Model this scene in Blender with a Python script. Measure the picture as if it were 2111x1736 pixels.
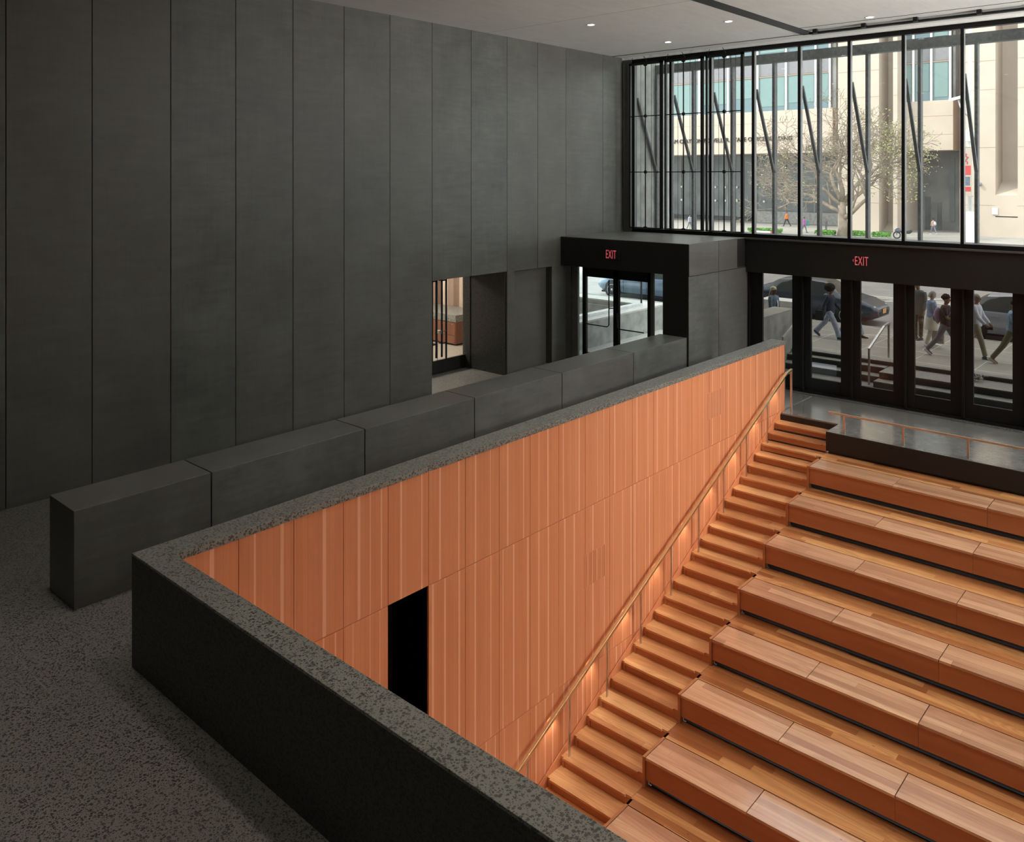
import bpy, bmesh, math, random
from mathutils import Vector, Matrix
PI = math.pi
R = math.radians
for o in list(bpy.data.objects): bpy.data.objects.remove(o)
sc = bpy.context.scene
COL = sc.collection
rnd = random.Random(7)

# ------------------------------------------------------------------ camera, world, sun, exposure
CAMZ = 5.4
cam_d = bpy.data.cameras.new('camera'); cam = bpy.data.objects.new('camera', cam_d); COL.objects.link(cam)
cam.location = (0, 0, CAMZ); cam.rotation_euler = (R(90), 0, R(41.75))
cam_d.sensor_fit = 'HORIZONTAL'; cam_d.sensor_width = 36.0
cam_d.lens = 36.0 * 1717.0 / 2111.0
cam_d.shift_x = 0.0; cam_d.shift_y = -(868.0 - 364.0) / 2111.0
cam_d.clip_start = 0.05; cam_d.clip_end = 600
sc.camera = cam
sc.view_settings.view_transform = 'Standard'; sc.view_settings.look = 'None'
sc.view_settings.gamma = 1.0; sc.view_settings.use_curve_mapping = False
sc.view_settings.exposure = 0.55
w = bpy.data.worlds.new('sky'); sc.world = w; w.use_nodes = True
bg = w.node_tree.nodes['Background']; bg.inputs[0].default_value = (0.90, 0.945, 1.0, 1); bg.inputs[1].default_value = 2.7
sun_d = bpy.data.lights.new('sun', 'SUN'); sun = bpy.data.objects.new('sun', sun_d); COL.objects.link(sun)
sun_d.energy = 2.5; sun_d.angle = R(0.6); sun_d.color = (1.0, 0.93, 0.83)
SUNDIR = Vector((0.50, 0.46, -0.74)).normalized()
sun.rotation_euler = SUNDIR.to_track_quat('-Z', 'Y').to_euler(); sun.location = (-40, -40, 60)

def portal(x0, x1, y, z0, z1):
    d = bpy.data.lights.new('window_portal', 'AREA'); d.shape = 'RECTANGLE'; d.size = x1 - x0; d.size_y = z1 - z0
    d.cycles.is_portal = True
    o = bpy.data.objects.new('window_portal', d); COL.objects.link(o); o.location = ((x0+x1)/2, y, (z0+z1)/2)
    o.rotation_euler = (R(-90), 0, 0)
portal(-13.5, 8.6, 20.75, 3.9, 8.7)
portal(-9.7, 8.6, 20.75, 0.3, 2.9)

# ------------------------------------------------------------------ helpers
def tag(o, label=None, cat=None, group=None, kind=None):
    if label: o['label'] = label
    if cat: o['category'] = cat
    if group: o['group'] = group
    if kind: o['kind'] = kind
    return o

def thing(name, label, cat, loc=(0, 0, 0), rz=0.0, group=None, kind=None):
    o = bpy.data.objects.new(name, None); COL.objects.link(o)
    o.empty_display_size = 0.2; o.location = loc; o.rotation_euler = (0, 0, rz)
    return tag(o, label, cat, group, kind)

class MB:
    def __init__(s): s.v = []; s.f = []; s.smooth = []
    def add(s, vs, fs, smooth=False):
        n = len(s.v); s.v += [tuple(v) for v in vs]
        for f in fs: s.f.append([i + n for i in f]); s.smooth.append(smooth)
        return s
    def box(s, x0, x1, y0, y1, z0, z1):
        if x0 > x1: x0, x1 = x1, x0
        if y0 > y1: y0, y1 = y1, y0
        if z0 > z1: z0, z1 = z1, z0
        v = [(x0,y0,z0),(x1,y0,z0),(x1,y1,z0),(x0,y1,z0),(x0,y0,z1),(x1,y0,z1),(x1,y1,z1),(x0,y1,z1)]
        return s.add(v, [(0,3,2,1),(4,5,6,7),(0,1,5,4),(1,2,6,5),(2,3,7,6),(3,0,4,7)])
    def prism(s, poly, axis, a0, a1):
        # poly: list of 2d points in the plane normal to axis; extruded a0..a1
        n = len(poly)
        def P(p, a):
            return (a, p[0], p[1]) if axis == 'x' else ((p[0], a, p[1]) if axis == 'y' else (p[0], p[1], a))
        v = [P(p, a0) for p in poly] + [P(p, a1) for p in poly]
        fs = [list(range(n))[::-1], list(range(n, 2*n))] + [(i, (i+1) % n, n+(i+1) % n, n+i) for i in range(n)]
        return s.add(v, fs)
    def bar(s, p0, p1, w, h, up=(0, 0, 1)):
        p0 = Vector(p0); p1 = Vector(p1); t = (p1-p0).normalized(); u = Vector(up)
        if abs(t.dot(u)) > 0.98: u = Vector((0, 1, 0))
        sd = t.cross(u).normalized(); u = sd.cross(t).normalized()
        v = []
        for p in (p0, p1):
            for a, b in ((-1,-1),(1,-1),(1,1),(-1,1)): v.append(p + sd*(a*w/2) + u*(b*h/2))
        return s.add(v, [(0,1,2,3),(7,6,5,4),(0,4,5,1),(1,5,6,2),(2,6,7,3),(3,7,4,0)])
    def tube(s, pts, rads, n=8, side=None, caps=True):
        pts = [Vector(p) for p in pts]; m = len(pts); base = len(s.v)
        if not isinstance(rads, (list, tuple)): rads = [rads]*m
        vs = []; prev = None
        for i, p in enumerate(pts):
            t = (pts[min(i+1, m-1)] - pts[max(i-1, 0)])
            t = t.normalized() if t.length > 1e-9 else Vector((0, 0, 1))
            if side is not None:
                a = Vector(side); a = (a - t*a.dot(t)); a = a.normalized() if a.length > 1e-6 else t.orthogonal().normalized()
            elif prev is None: a = t.orthogonal().normalized()
            else:
                a = prev - t*prev.dot(t); a = a.normalized() if a.length > 1e-6 else t.orthogonal().normalized()
            prev = a; b = t.cross(a)
            r = rads[i]; rx, ry = r if isinstance(r, (list, tuple)) else (r, r)
            for k in range(n):
                an = 2*PI*k/n; vs.append(p + a*(math.cos(an)*rx) + b*(math.sin(an)*ry))
        fs = []
        for i in range(m-1):
            for k in range(n):
                k2 = (k+1) % n; fs.append((i*n+k, i*n+k2, (i+1)*n+k2, (i+1)*n+k))
        if caps: fs += [tuple(range(n))[::-1], tuple(range((m-1)*n, m*n))]
        return s.add(vs, fs, True)
    def ell(s, c, r, nu=12, nv=8, mtx=None):
        c = Vector(c); vs = []; fs = []
        for j in range(nv+1):
            th = PI*j/nv
            for i in range(nu):
                ph = 2*PI*i/nu
                p = Vector((r[0]*math.sin(th)*math.cos(ph), r[1]*math.sin(th)*math.sin(ph), r[2]*math.cos(th)))
                if mtx: p = mtx @ p
                vs.append(c+p)
        for j in range(nv):
            for i in range(nu):
                i2 = (i+1) % nu; fs.append((j*nu+i, (j+1)*nu+i, (j+1)*nu+i2, j*nu+i2))
        return s.add(vs, fs, True)
    def cyl(s, c, r, h, axis='z', n=20, r2=None):
        c = Vector(c); ax = {'x': Vector((1,0,0)), 'y': Vector((0,1,0)), 'z': Vector((0,0,1))}[axis]
        return s.tube([c, c+ax*h], [r, r if r2 is None else r2], n)
    def build(s, name, mat, parent=None, bevel=0.0, flat=False, mods=None):
        me = bpy.data.meshes.new(name)
        off = Vector((0, 0, 0))
        me.from_pydata([tuple(Vector(v)-off) for v in s.v], [], s.f); me.update()
        if not flat:
            for p, sm in zip(me.polygons, s.smooth): p.use_smooth = sm
        bm = bmesh.new(); bm.from_mesh(me); bmesh.ops.recalc_face_normals(bm, faces=bm.faces); bm.to_mesh(me); bm.free()
        me.materials.append(mat)
        o = bpy.data.objects.new(name, me); COL.objects.link(o)
        if parent: o.parent = parent
        if bevel:
            m = o.modifiers.new('bevel', 'BEVEL'); m.width = bevel; m.segments = 2; m.limit_method = 'ANGLE'
        return o

def struct(name, mb, mat, parent=None, bevel=0.0, label=None):
    o = mb.build(name, mat, parent, bevel)
    if not parent: o['kind'] = 'structure'
    if label: o['label'] = label
    return o
def snode(name, label=None):
    o = bpy.data.objects.new(name, None); COL.objects.link(o); o['kind'] = 'structure'
    if label: o['label'] = label
    return o
def text_mesh(name, txt, size, mat, parent, loc, rot, sx=1.0, depth=0.01, align='LEFT', space=1.0):
    c = bpy.data.curves.new(name, 'FONT'); c.body = txt; c.size = size; c.extrude = depth; c.align_x = align; c.space_character = space
    t = bpy.data.objects.new(name+'_curve', c); COL.objects.link(t)
    dg = bpy.context.evaluated_depsgraph_get(); me = bpy.data.meshes.new_from_object(t.evaluated_get(dg))
    bpy.data.objects.remove(t)
    xs = [v.co.x for v in me.vertices]; wd = max(xs)-min(xs)
    o = bpy.data.objects.new(name, me); COL.objects.link(o); me.materials.clear(); me.materials.append(mat)
    o.parent = parent; o.location = loc; o.rotation_euler = rot; o.scale = (sx, 1, 1)
    return o, wd
def copy_tree(o, parent=None):
    c = o.copy(); COL.objects.link(c); c.parent = parent
    for ch in list(o.children): copy_tree(ch, c)
    return c

# ------------------------------------------------------------------ materials
class NT:
    def __init__(s, name):
        s.m = bpy.data.materials.new(name); s.m.use_nodes = True; s.nt = s.m.node_tree
        s.b = s.nt.nodes['Principled BSDF']; s.out = s.nt.nodes['Material Output']
    def n(s, t, **kw):
        nd = s.nt.nodes.new(t)
        for k, v in kw.items():
            if k.startswith('i_'):
                key = k[2:]; key = int(key) if key.isdigit() else key.replace('_', ' ')
                nd.inputs[key].default_value = v
            else: setattr(nd, k, v)
        return nd
    def l(s, a, b): s.nt.links.new(a, b)
    def math(s, op, a, b=None, c=None):
        nd = s.nt.nodes.new('ShaderNodeMath'); nd.operation = op
        for i, x in enumerate((a, b, c)):
            if x is None: continue
            if isinstance(x, (int, float)): nd.inputs[i].default_value = x
            else: s.l(x, nd.inputs[i])
        return nd.outputs[0]
    def ramp(s, fac, stops, interp='LINEAR'):
        nd = s.nt.nodes.new('ShaderNodeValToRGB'); cr = nd.color_ramp; cr.interpolation = interp
        while len(cr.elements) < len(stops): cr.elements.new(0.5)
        for e, (p, c) in zip(cr.elements, stops): e.position = p; e.color = (c[0], c[1], c[2], 1)
        s.l(fac, nd.inputs[0]); return nd.outputs[0]
    def mix(s, fac, a, b, mode='MIX'):
        nd = s.nt.nodes.new('ShaderNodeMix'); nd.data_type = 'RGBA'; nd.blend_type = mode
        for idx, x in ((0, fac), (6, a), (7, b)):
            if isinstance(x, (int, float)): nd.inputs[idx].default_value = x
            elif isinstance(x, tuple): nd.inputs[idx].default_value = (x[0], x[1], x[2], 1)
            else: s.l(x, nd.inputs[idx])
        return nd.outputs[2]
    def coords(s, scale=(1, 1, 1), rand=0.0):
        tc = s.n('ShaderNodeTexCoord'); mp = s.n('ShaderNodeMapping'); mp.inputs['Scale'].default_value = scale
        src = tc.outputs['Object']
        if rand:
            oi = s.n('ShaderNodeObjectInfo'); ad = s.n('ShaderNodeVectorMath', operation='MULTIPLY_ADD')
            cb = s.n('ShaderNodeCombineXYZ')
            for i, k in enumerate((rand, rand*0.37, rand*0.71)): s.l(s.math('MULTIPLY', oi.outputs['Random'], k), cb.inputs[i])
            s.l(src, ad.inputs[0]); ad.inputs[1].default_value = (1, 1, 1); s.l(cb.outputs[0], ad.inputs[2]); src = ad.outputs[0]
        s.l(src, mp.inputs['Vector']); return mp.outputs[0]
    def noise(s, vec, scale, detail=4, rough=0.5, dist=0.0):
        nd = s.n('ShaderNodeTexNoise'); nd.inputs['Scale'].default_value = scale; nd.inputs['Detail'].default_value = detail
        nd.inputs['Roughness'].default_value = rough; nd.inputs['Distortion'].default_value = dist; s.l(vec, nd.inputs['Vector']); return nd.outputs['Fac']
    def bump(s, h, strength=0.2, dist=0.01):
        nd = s.n('ShaderNodeBump'); nd.inputs['Strength'].default_value = strength; nd.inputs['Distance'].default_value = dist
        s.l(h, nd.inputs['Height']); s.l(nd.outputs[0], s.b.inputs['Normal'])
    def base(s, c, rough=0.5, metal=0.0, spec=0.5):
        if isinstance(c, tuple): s.b.inputs['Base Color'].default_value = (c[0], c[1], c[2], 1)
        else: s.l(c, s.b.inputs['Base Color'])
        if isinstance(rough, (int, float)): s.b.inputs['Roughness'].default_value = rough
        else: s.l(rough, s.b.inputs['Roughness'])
        s.b.inputs['Metallic'].default_value = metal; s.b.inputs['Specular IOR Level'].default_value = spec
        return s

M = {}
def plain(name, c, rough=0.5, metal=0.0, spec=0.5, var=0.12, scale=6.0):
    t = NT(name); v = t.coords(); f = t.noise(v, scale, 4)
    lo = tuple(max(0, x*(1-var)) for x in c); hi = tuple(x*(1+var) for x in c)
    t.base(t.ramp(f, [(0.3, lo), (0.7, hi)]), rough, metal, spec); M[name] = t.m; return t.m

def mat_panel(name, c, rough=0.42, vert=True):      # dark cement / metal panel with soft clouding and vertical brushing
    t = NT(name); v = t.coords(rand=9.0)
    f = t.noise(v, 0.9, 5, 0.62); s = t.coords((14, 14, 0.5) if vert else (3, 3, 3), rand=5.0); g = t.noise(s, 2.2, 4, 0.6)
    h = t.coords((1.0, 1.0, 7.0), rand=3.0); hn = t.noise(h, 1.3, 5, 0.7)
    mixf = t.math('ADD', t.math('MULTIPLY', f, 0.5), t.math('ADD', t.math('MULTIPLY', g, 0.15), t.math('MULTIPLY', hn, 0.35)))
    col = t.ramp(mixf, [(0.36, tuple(x*0.62 for x in c)), (0.5, c), (0.66, tuple(x*1.5 for x in c))])
    oi = t.n('ShaderNodeObjectInfo'); warm = t.math('MULTIPLY', oi.outputs['Random'], 0.5)
    col = t.mix(warm, col, (c[0]*1.12, c[1]*0.93, c[2]*0.90))
    rg = t.math('ADD', t.math('MULTIPLY', mixf, 0.3), rough-0.15)
    t.base(col, rg, 0, 0.5); M[name] = t.m
mat_panel('panel', (0.080, 0.083, 0.072))
mat_panel('slab', (0.115, 0.118, 0.108), 0.40, False)

def mat_terrazzo(name, matrix, stone, chip, scale, rough=0.35, thresh=0.33):
    t = NT(name); v = t.coords()
    nz = t.noise(v, 9, 3)
    def vor(sc_, feat='F1'):
        nd = t.n('ShaderNodeTexVoronoi'); nd.inputs['Scale'].default_value = sc_; nd.feature = feat; t.l(v, nd.inputs['Vector']); return nd
    a = vor(scale); b = vor(scale*2.1)
    fine = t.noise(v, scale*9, 2)
    wa = t.n('ShaderNodeSeparateColor'); t.l(a.outputs['Color'], wa.inputs[0])
    wb = t.n('ShaderNodeSeparateColor'); t.l(b.outputs['Color'], wb.inputs[0])
    ra = t.math('MULTIPLY', wa.outputs[0], 0.62); rb = t.math('MULTIPLY', wb.outputs[0], 0.55)
    sa = t.math('LESS_THAN', t.math('SUBTRACT', a.outputs['Distance'], ra), -0.0+thresh-0.33)
    sb = t.math('LESS_THAN', t.math('SUBTRACT', b.outputs['Distance'], rb), thresh-0.33)
    m0 = t.mix(t.math('MULTIPLY', fine, 1.0), tuple(x*0.75 for x in matrix), tuple(x*1.3 for x in matrix))
    stonec = t.mix(wa.outputs[1], stone, tuple(x*1.9 for x in stone))
    m1 = t.mix(sb, m0, stonec); m2 = t.mix(sa, m1, stonec)
    pale = t.math('GREATER_THAN', wb.outputs[2], 0.965)
    m3 = t.mix(t.math('MULTIPLY', pale, sb), m2, chip)
    m4 = t.mix(t.math('MULTIPLY', t.noise(v, 0.7, 3), 0.35), m3, tuple(x*0.7 for x in matrix))
    t.base(m4, rough, 0, 0.45); M[name] = t.m
mat_terrazzo('terrazzo', (0.26, 0.26, 0.235), (0.040, 0.040, 0.038), (0.36, 0.35, 0.32), 40, 0.33)
mat_terrazzo('terrazzo_floor', (0.24, 0.228, 0.205), (0.035, 0.033, 0.03), (0.25, 0.23, 0.2), 46, 0.34)
mat_terrazzo('terrazzo_black', (0.060, 0.062, 0.055), (0.014, 0.014, 0.013), (0.08, 0.08, 0.07), 40, 0.45)
mat_terrazzo('terrazzo_pale', (0.52, 0.50, 0.46), (0.25, 0.24, 0.22), (0.7, 0.7, 0.66), 30, 0.5)

mat_terrazzo('shop_floor', (0.36, 0.31, 0.26), (0.20, 0.17, 0.14), (0.5, 0.45, 0.4), 30, 0.4)
t = NT('landing_stone'); v = t.coords()
f = t.noise(v, 1.6, 6, 0.65); g = t.noise(t.coords((0.8, 5, 1)), 3.5, 5, 0.65, 1.2); spk = t.noise(v, 90, 2)
c = t.ramp(t.math('ADD', t.math('MULTIPLY', f, 0.6), t.math('MULTIPLY', g, 0.4)), [(0.35, (0.22, 0.225, 0.21)), (0.65, (0.38, 0.375, 0.355))])
c = t.mix(t.math('MULTIPLY', spk, 0.5), c, (0.05, 0.05, 0.045))
t.base(c, t.math('ADD', t.math('MULTIPLY', g, 0.14), 0.10), 0, 0.8); t.b.inputs['Coat Weight'].default_value = 1.0; t.b.inputs['Coat Roughness'].default_value = 0.16; M['landing_stone'] = t.m

def mat_wood(name, lo, mid, hi, grain='x', strips=0.0, strip_axis=1, plank_len=2.2, rough=0.36, knots=True, ring=1.0, stripvar=0.5, coat=0.0):
    t = NT(name)
    st = {'x': (1, 16, 16), 'y': (16, 1, 16), 'z': (16, 16, 1)}[grain]
    st2 = {'x': (0.55, 7, 7), 'y': (7, 0.55, 7), 'z': (7, 7, 0.55)}[grain]
    fine = t.noise(t.coords(tuple(q*3 for q in st), rand=11), 2.4, 4, 0.65)
    big = t.noise(t.coords(st2, rand=7), 1.0, 3, 0.5, 0.3)
    # cathedral rings: sine of a stretched noise field
    fld = t.noise(t.coords(st2, rand=3), 0.42, 2, 0.4, 0.5)
    rings = t.math('POWER', t.math('ABSOLUTE', t.math('SINE', t.math('MULTIPLY', fld, 70*ring))), 2.5)
    rings2 = t.math('MULTIPLY', rings, fine)
    val = t.math('ADD', t.math('MULTIPLY', big, 0.75), t.math('MULTIPLY', fine, 0.25))
    if strips:
        tc = t.n('ShaderNodeTexCoord'); sx = t.n('ShaderNodeSeparateXYZ')
        oi = t.n('ShaderNodeObjectInfo')
        t.l(tc.outputs['Object'], sx.inputs[0])
        idx = t.math('FLOOR', t.math('DIVIDE', t.math('ADD', sx.outputs[strip_axis], 50.0), strips))
        idx = t.math('ADD', idx, t.math('MULTIPLY', oi.outputs['Random'], 57.0))
        wn = t.n('ShaderNodeTexWhiteNoise', noise_dimensions='1D'); t.l(idx, wn.inputs['W'])
        along = sx.outputs[{'x': 0, 'y': 1, 'z': 2}[grain]]
        seg = t.math('FLOOR', t.math('DIVIDE', t.math('ADD', along, t.math('ADD', 80, t.math('MULTIPLY', wn.outputs['Value'], plank_len*3))), plank_len))
        wn2 = t.n('ShaderNodeTexWhiteNoise', noise_dimensions='2D'); cb = t.n('ShaderNodeCombineXYZ'); t.l(idx, cb.inputs[0]); t.l(seg, cb.inputs[1]); t.l(cb.outputs[0], wn2.inputs['Vector'])
        val = t.math('ADD', t.math('MULTIPLY', val, 1-stripvar), t.math('MULTIPLY', wn2.outputs['Value'], stripvar))
    col = t.ramp(val, [(0.25, lo), (0.5, mid), (0.78, hi)])
    col = t.mix(t.math('MULTIPLY', rings2, 0.55*min(1, ring)), col, tuple(x*0.62 for x in lo))
    if knots:
        kv = {'x': (0.9, 2.6, 2.6), 'y': (2.6, 0.9, 2.6), 'z': (2.6, 2.6, 0.9)}[grain]
        vo = t.n('ShaderNodeTexVoronoi'); vo.inputs['Scale'].default_value = 1.9; t.l(t.coords(kv, rand=13), vo.inputs['Vector'])
        wc = t.n('ShaderNodeSeparateColor'); t.l(vo.outputs['Color'], wc.inputs[0])
        k = t.math('MULTIPLY', t.math('LESS_THAN', vo.outputs['Distance'], 0.035), t.math('GREATER_THAN', wc.outputs[0], 0.45))
        col = t.mix(t.math('MULTIPLY', k, 0.8), col, (0.05, 0.022, 0.014))
    if strips:
        fr = t.math('FRACT', t.math('DIVIDE', t.math('ADD', sx.outputs[strip_axis], 50.0), strips))
        ln = t.math('LESS_THAN', fr, 0.012/max(strips, 0.01)*0.16)
        fr2 = t.math('FRACT', t.math('DIVIDE', t.math('ADD', along, t.math('ADD', 80, t.math('MULTIPLY', wn.outputs['Value'], plank_len*3))), plank_len))
        ln2 = t.math('LESS_THAN', fr2, 0.003/plank_len if plank_len < 20 else -1.0)
        col = t.mix(t.math('MULTIPLY', t.math('MAXIMUM', ln, ln2), 0.45), col, (0.06, 0.025, 0.012))
    t.base(col, rough, 0, 0.5); t.bump(fine, 0.03, 0.003); M[name] = t.m
    if coat: t.b.inputs['Coat Weight'].default_value = coat; t.b.inputs['Coat Roughness'].default_value = 0.13
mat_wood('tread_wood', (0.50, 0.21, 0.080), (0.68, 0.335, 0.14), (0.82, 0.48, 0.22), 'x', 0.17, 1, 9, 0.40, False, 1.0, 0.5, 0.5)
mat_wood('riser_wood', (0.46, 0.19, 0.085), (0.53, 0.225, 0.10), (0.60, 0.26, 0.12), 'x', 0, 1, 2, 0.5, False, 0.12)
mat_wood('deck_wood', (0.33, 0.115, 0.040), (0.55, 0.24, 0.09), (0.78, 0.43, 0.18), 'x', 0.135, 1, 2.3, 0.34, True, 1.2, 0.48, 0.4)
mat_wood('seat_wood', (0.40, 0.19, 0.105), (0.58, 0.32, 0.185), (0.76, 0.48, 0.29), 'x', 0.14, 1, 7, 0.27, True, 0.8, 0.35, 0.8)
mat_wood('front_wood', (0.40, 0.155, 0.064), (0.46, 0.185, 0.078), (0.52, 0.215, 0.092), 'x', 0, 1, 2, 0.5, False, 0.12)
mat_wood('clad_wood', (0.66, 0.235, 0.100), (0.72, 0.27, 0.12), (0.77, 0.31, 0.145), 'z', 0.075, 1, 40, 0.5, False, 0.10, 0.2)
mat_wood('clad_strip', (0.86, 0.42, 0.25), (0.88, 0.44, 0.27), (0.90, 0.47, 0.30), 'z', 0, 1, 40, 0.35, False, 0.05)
mat_wood('shop_wood', (0.30, 0.20, 0.15), (0.52, 0.38, 0.30), (0.75, 0.60, 0.48), 'z', 0.22, 1, 6, 0.6, True, 1.0, 0.6)
mat_wood('shop_wood_x', (0.22, 0.14, 0.10), (0.50, 0.36, 0.28), (0.80, 0.64, 0.52), 'z', 0.26, 0, 60, 0.6, True, 1.0, 0.75)
mat_wood('cabinet_wood', (0.16, 0.06, 0.035), (0.20, 0.08, 0.045), (0.26, 0.11, 0.06), 'z', 0, 1, 6, 0.45, False, 0.3)

t = NT('ceiling_plaster'); v = t.coords((3.2, 0.5, 1)); f = t.noise(v, 3.0, 6, 0.7); g = t.noise(t.coords(), 0.6, 3)
t.base(t.ramp(t.math('ADD', t.math('MULTIPLY', f, 0.6), t.math('MULTIPLY', g, 0.4)), [(0.3, (0.68, 0.70, 0.68)), (0.7, (0.80, 0.83, 0.81))]), 0.7, 0, 0.25); M['ceiling_plaster'] = t.m
plain('black_metal', (0.010, 0.010, 0.0098), 0.45, 0, 0.25)
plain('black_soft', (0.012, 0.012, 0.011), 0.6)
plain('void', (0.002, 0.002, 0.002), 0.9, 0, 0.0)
plain('grey_metal', (0.16, 0.16, 0.155), 0.42, 0.6)
plain('grey_side', (0.14, 0.138, 0.13), 0.5, 0.0)
plain('dirty_beam', (0.060, 0.060, 0.057), 0.6, 0, 0.4, 0.5, 14)
plain('brass', (0.84, 0.70, 0.42), 0.32, 1.0, 0.5, 0.06)
plain('bronze', (0.60, 0.55, 0.48), 0.40, 1.0, 0.5, 0.06)
plain('steel', (0.55, 0.55, 0.54), 0.35, 0.9)
plain('white_paint', (0.75, 0.75, 0.72), 0.5)
plain('concrete', (0.30, 0.295, 0.27), 0.75, 0, 0.3, 0.25, 3)
plain('sidewalk', (0.31, 0.295, 0.26), 0.8, 0, 0.3, 0.14, 1.4)
plain('road', (0.26, 0.255, 0.25), 0.75, 0, 0.3, 0.15, 0.8)
plain('plaza', (0.34, 0.32, 0.29), 0.8, 0, 0.3, 0.08, 0.5)
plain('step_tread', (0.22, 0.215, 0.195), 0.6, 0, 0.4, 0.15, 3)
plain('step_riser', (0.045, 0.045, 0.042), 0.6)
plain('limestone', (0.50, 0.42, 0.345), 0.8, 0, 0.2, 0.06, 0.35)
plain('limestone_trim', (0.36, 0.26, 0.195), 0.8, 0, 0.2, 0.06, 0.35)
plain('spandrel', (0.21, 0.205, 0.215), 0.5, 0, 0.4, 0.1, 4)
plain('blind', (0.19, 0.285, 0.275), 0.7, 0, 0.3, 0.03, 2)
plain('far_dark', (0.10, 0.115, 0.115), 0.3, 0, 0.5, 0.5, 0.35)
plain('far_grey', (0.20, 0.20, 0.195), 0.6, 0, 0.4, 0.35, 0.5)
plain('sign_red', (0.55, 0.10, 0.11), 0.5)
def emis(name, c, s_):
    t = NT(name); t.base(c, 0.5); t.b.inputs['Emission Color'].default_value = (c[0], c[1], c[2], 1); t.b.inputs['Emission Strength'].default_value = s_; M[name] = t.m
emis('lamp_glow', (1.0, 0.95, 0.86), 6.0)
emis('exit_glow', (0.72, 0.12, 0.14), 0.36)
emis('rail_glow', (1.0, 0.80, 0.58), 2.0)
def glass(name, tint=(1, 1, 1), refl=0.5, haze=0.0, hazecol=(0.6, 0.6, 0.6)):
    t = NT(name); nt = t.nt
    tr = t.n('ShaderNodeBsdfTransparent'); tr.inputs[0].default_value = (*tint, 1)
    gl = t.n('ShaderNodeBsdfGlossy'); gl.inputs['Roughness'].default_value = 0.02; gl.inputs[0].default_value = (0.9, 0.95, 1, 1)
    fr = t.n('ShaderNodeLayerWeight'); fr.inputs[0].default_value = 0.5
    f = t.math('MULTIPLY', t.math('ADD', t.math('MULTIPLY', t.math('POWER', fr.outputs['Facing'], 5.0), 0.9), 0.04), refl)
    mx = t.n('ShaderNodeMixShader'); t.l(f, mx.inputs[0]); t.l(tr.outputs[0], mx.inputs[1]); t.l(gl.outputs[0], mx.inputs[2])
    last = mx.outputs[0]
    if haze:
        df = t.n('ShaderNodeBsdfTranslucent'); df.inputs[0].default_value = (*hazecol, 1)
        m2 = t.n('ShaderNodeMixShader'); nz = t.noise(t.coords(), 1.4, 4); t.l(t.math('MULTIPLY', nz, haze*2), m2.inputs[0])
        t.l(last, m2.inputs[1]); t.l(df.outputs[0], m2.inputs[2]); last = m2.outputs[0]
    t.l(last, t.out.inputs[0]); M[name] = t.m
glass('glass_clear', (0.93, 0.96, 0.95), 0.6)
glass('glass_window', (0.88, 0.90, 0.88), 0.5, 0.022, (0.8, 0.78, 0.74))
glass('glass_door', (0.60, 0.59, 0.56), 0.7)
t = NT('car_glass'); t.base((0.02, 0.03, 0.032), 0.06, 0, 0.8); M['car_glass'] = t.m
t = NT('far_glass'); t.base((0.10, 0.17, 0.19), 0.15, 0, 0.7); M['far_glass'] = t.m

# ------------------------------------------------------------------ the room shell
ZC = 8.87; ZL = 0.455; XW = -13.85; XR = 9.0; YB = -4.5; YF = 20.6
PITCH = 1.01; RISE = 0.152; TREAD = PITCH/3
XS0, XS1 = -8.108, -6.78        # staircase between the clad wall and the bleacher
XCAP0, XCAP1 = -8.455, -8.105
YP0, YP1 = 3.715, 3.99

# floors
mb = MB().box(XW-2.5, XCAP0-0.001, -4.5, 17.9, ZL-0.3, ZL); mb.box(XCAP0-0.001, XR, YB, YP0, ZL-0.3, ZL)
mb.box(-13.85, XCAP0, 17.9, 18.0, ZL-0.3, ZL)
struct('floor', mb, M['terrazzo_floor'])
mb = MB()                                                       # fine joint lines let into the terrazzo
for y in (-1.9, 0.55, 3.0, 5.45, 7.9, 10.35, 12.8, 15.25): mb.box(XW, XCAP0, y-0.002, y+0.002, ZL, ZL+0.0008)
for x in (-11.4,): mb.box(x-0.002, x+0.002, YB, 17.4, ZL, ZL+0.0008)
struct('trim_3', mb, M['concrete'], None, 0, 'thin pale joint strips in the grey terrazzo floor')
mb = MB().box(XCAP0-1.54, XCAP0+0.3, 17.9, 20.4, -0.3, 0.0); mb.box(XS0, XR, 18.3, 20.45, -0.3, 0.0); mb.box(XS1, XR, 17.6, 18.3, -0.3, 0.0)
struct('floor_landing', mb, M['landing_stone'], None, 0, 'polished grey stone landing inside the street doors')
mb = MB().box(XS0, XS1+0.02, 18.27, 18.3, -0.33, -0.03); mb.box(XS1, XS1+0.03, 17.6, 18.3, -0.36, -0.002); mb.box(XS1, XR, 17.57, 17.6, -0.40, -0.002)
o = struct('trim_4', mb, M['black_soft'], None, 0, 'black speckled stone edge of the landing')
mb = MB().box(XS1+0.03, XR, 17.63, 17.66, -0.46, -0.35); struct('trim_5', mb, M['black_soft'], None, 0, 'black recessed plinth under the landing edge')
# floor grating in front of the doors
gt = thing('floor_grating', 'narrow black floor grating along the foot of the street doors', 'grating', (-5, 20.33, 0.0))
mb = MB().box(-4.75, XR+4.9, -0.09, -0.07, -0.02, 0.004); mb.box(-4.75, XR+4.9, 0.07, 0.09, -0.02, 0.004); mb.build('frame', M['black_metal'], gt)
mb = MB(); x = -4.74
while x < 13.8: mb.box(x, x+0.012, -0.07, 0.07, -0.02, 0.002); x += 0.03
mb.build('slats', M['grey_metal'], gt)

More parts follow.
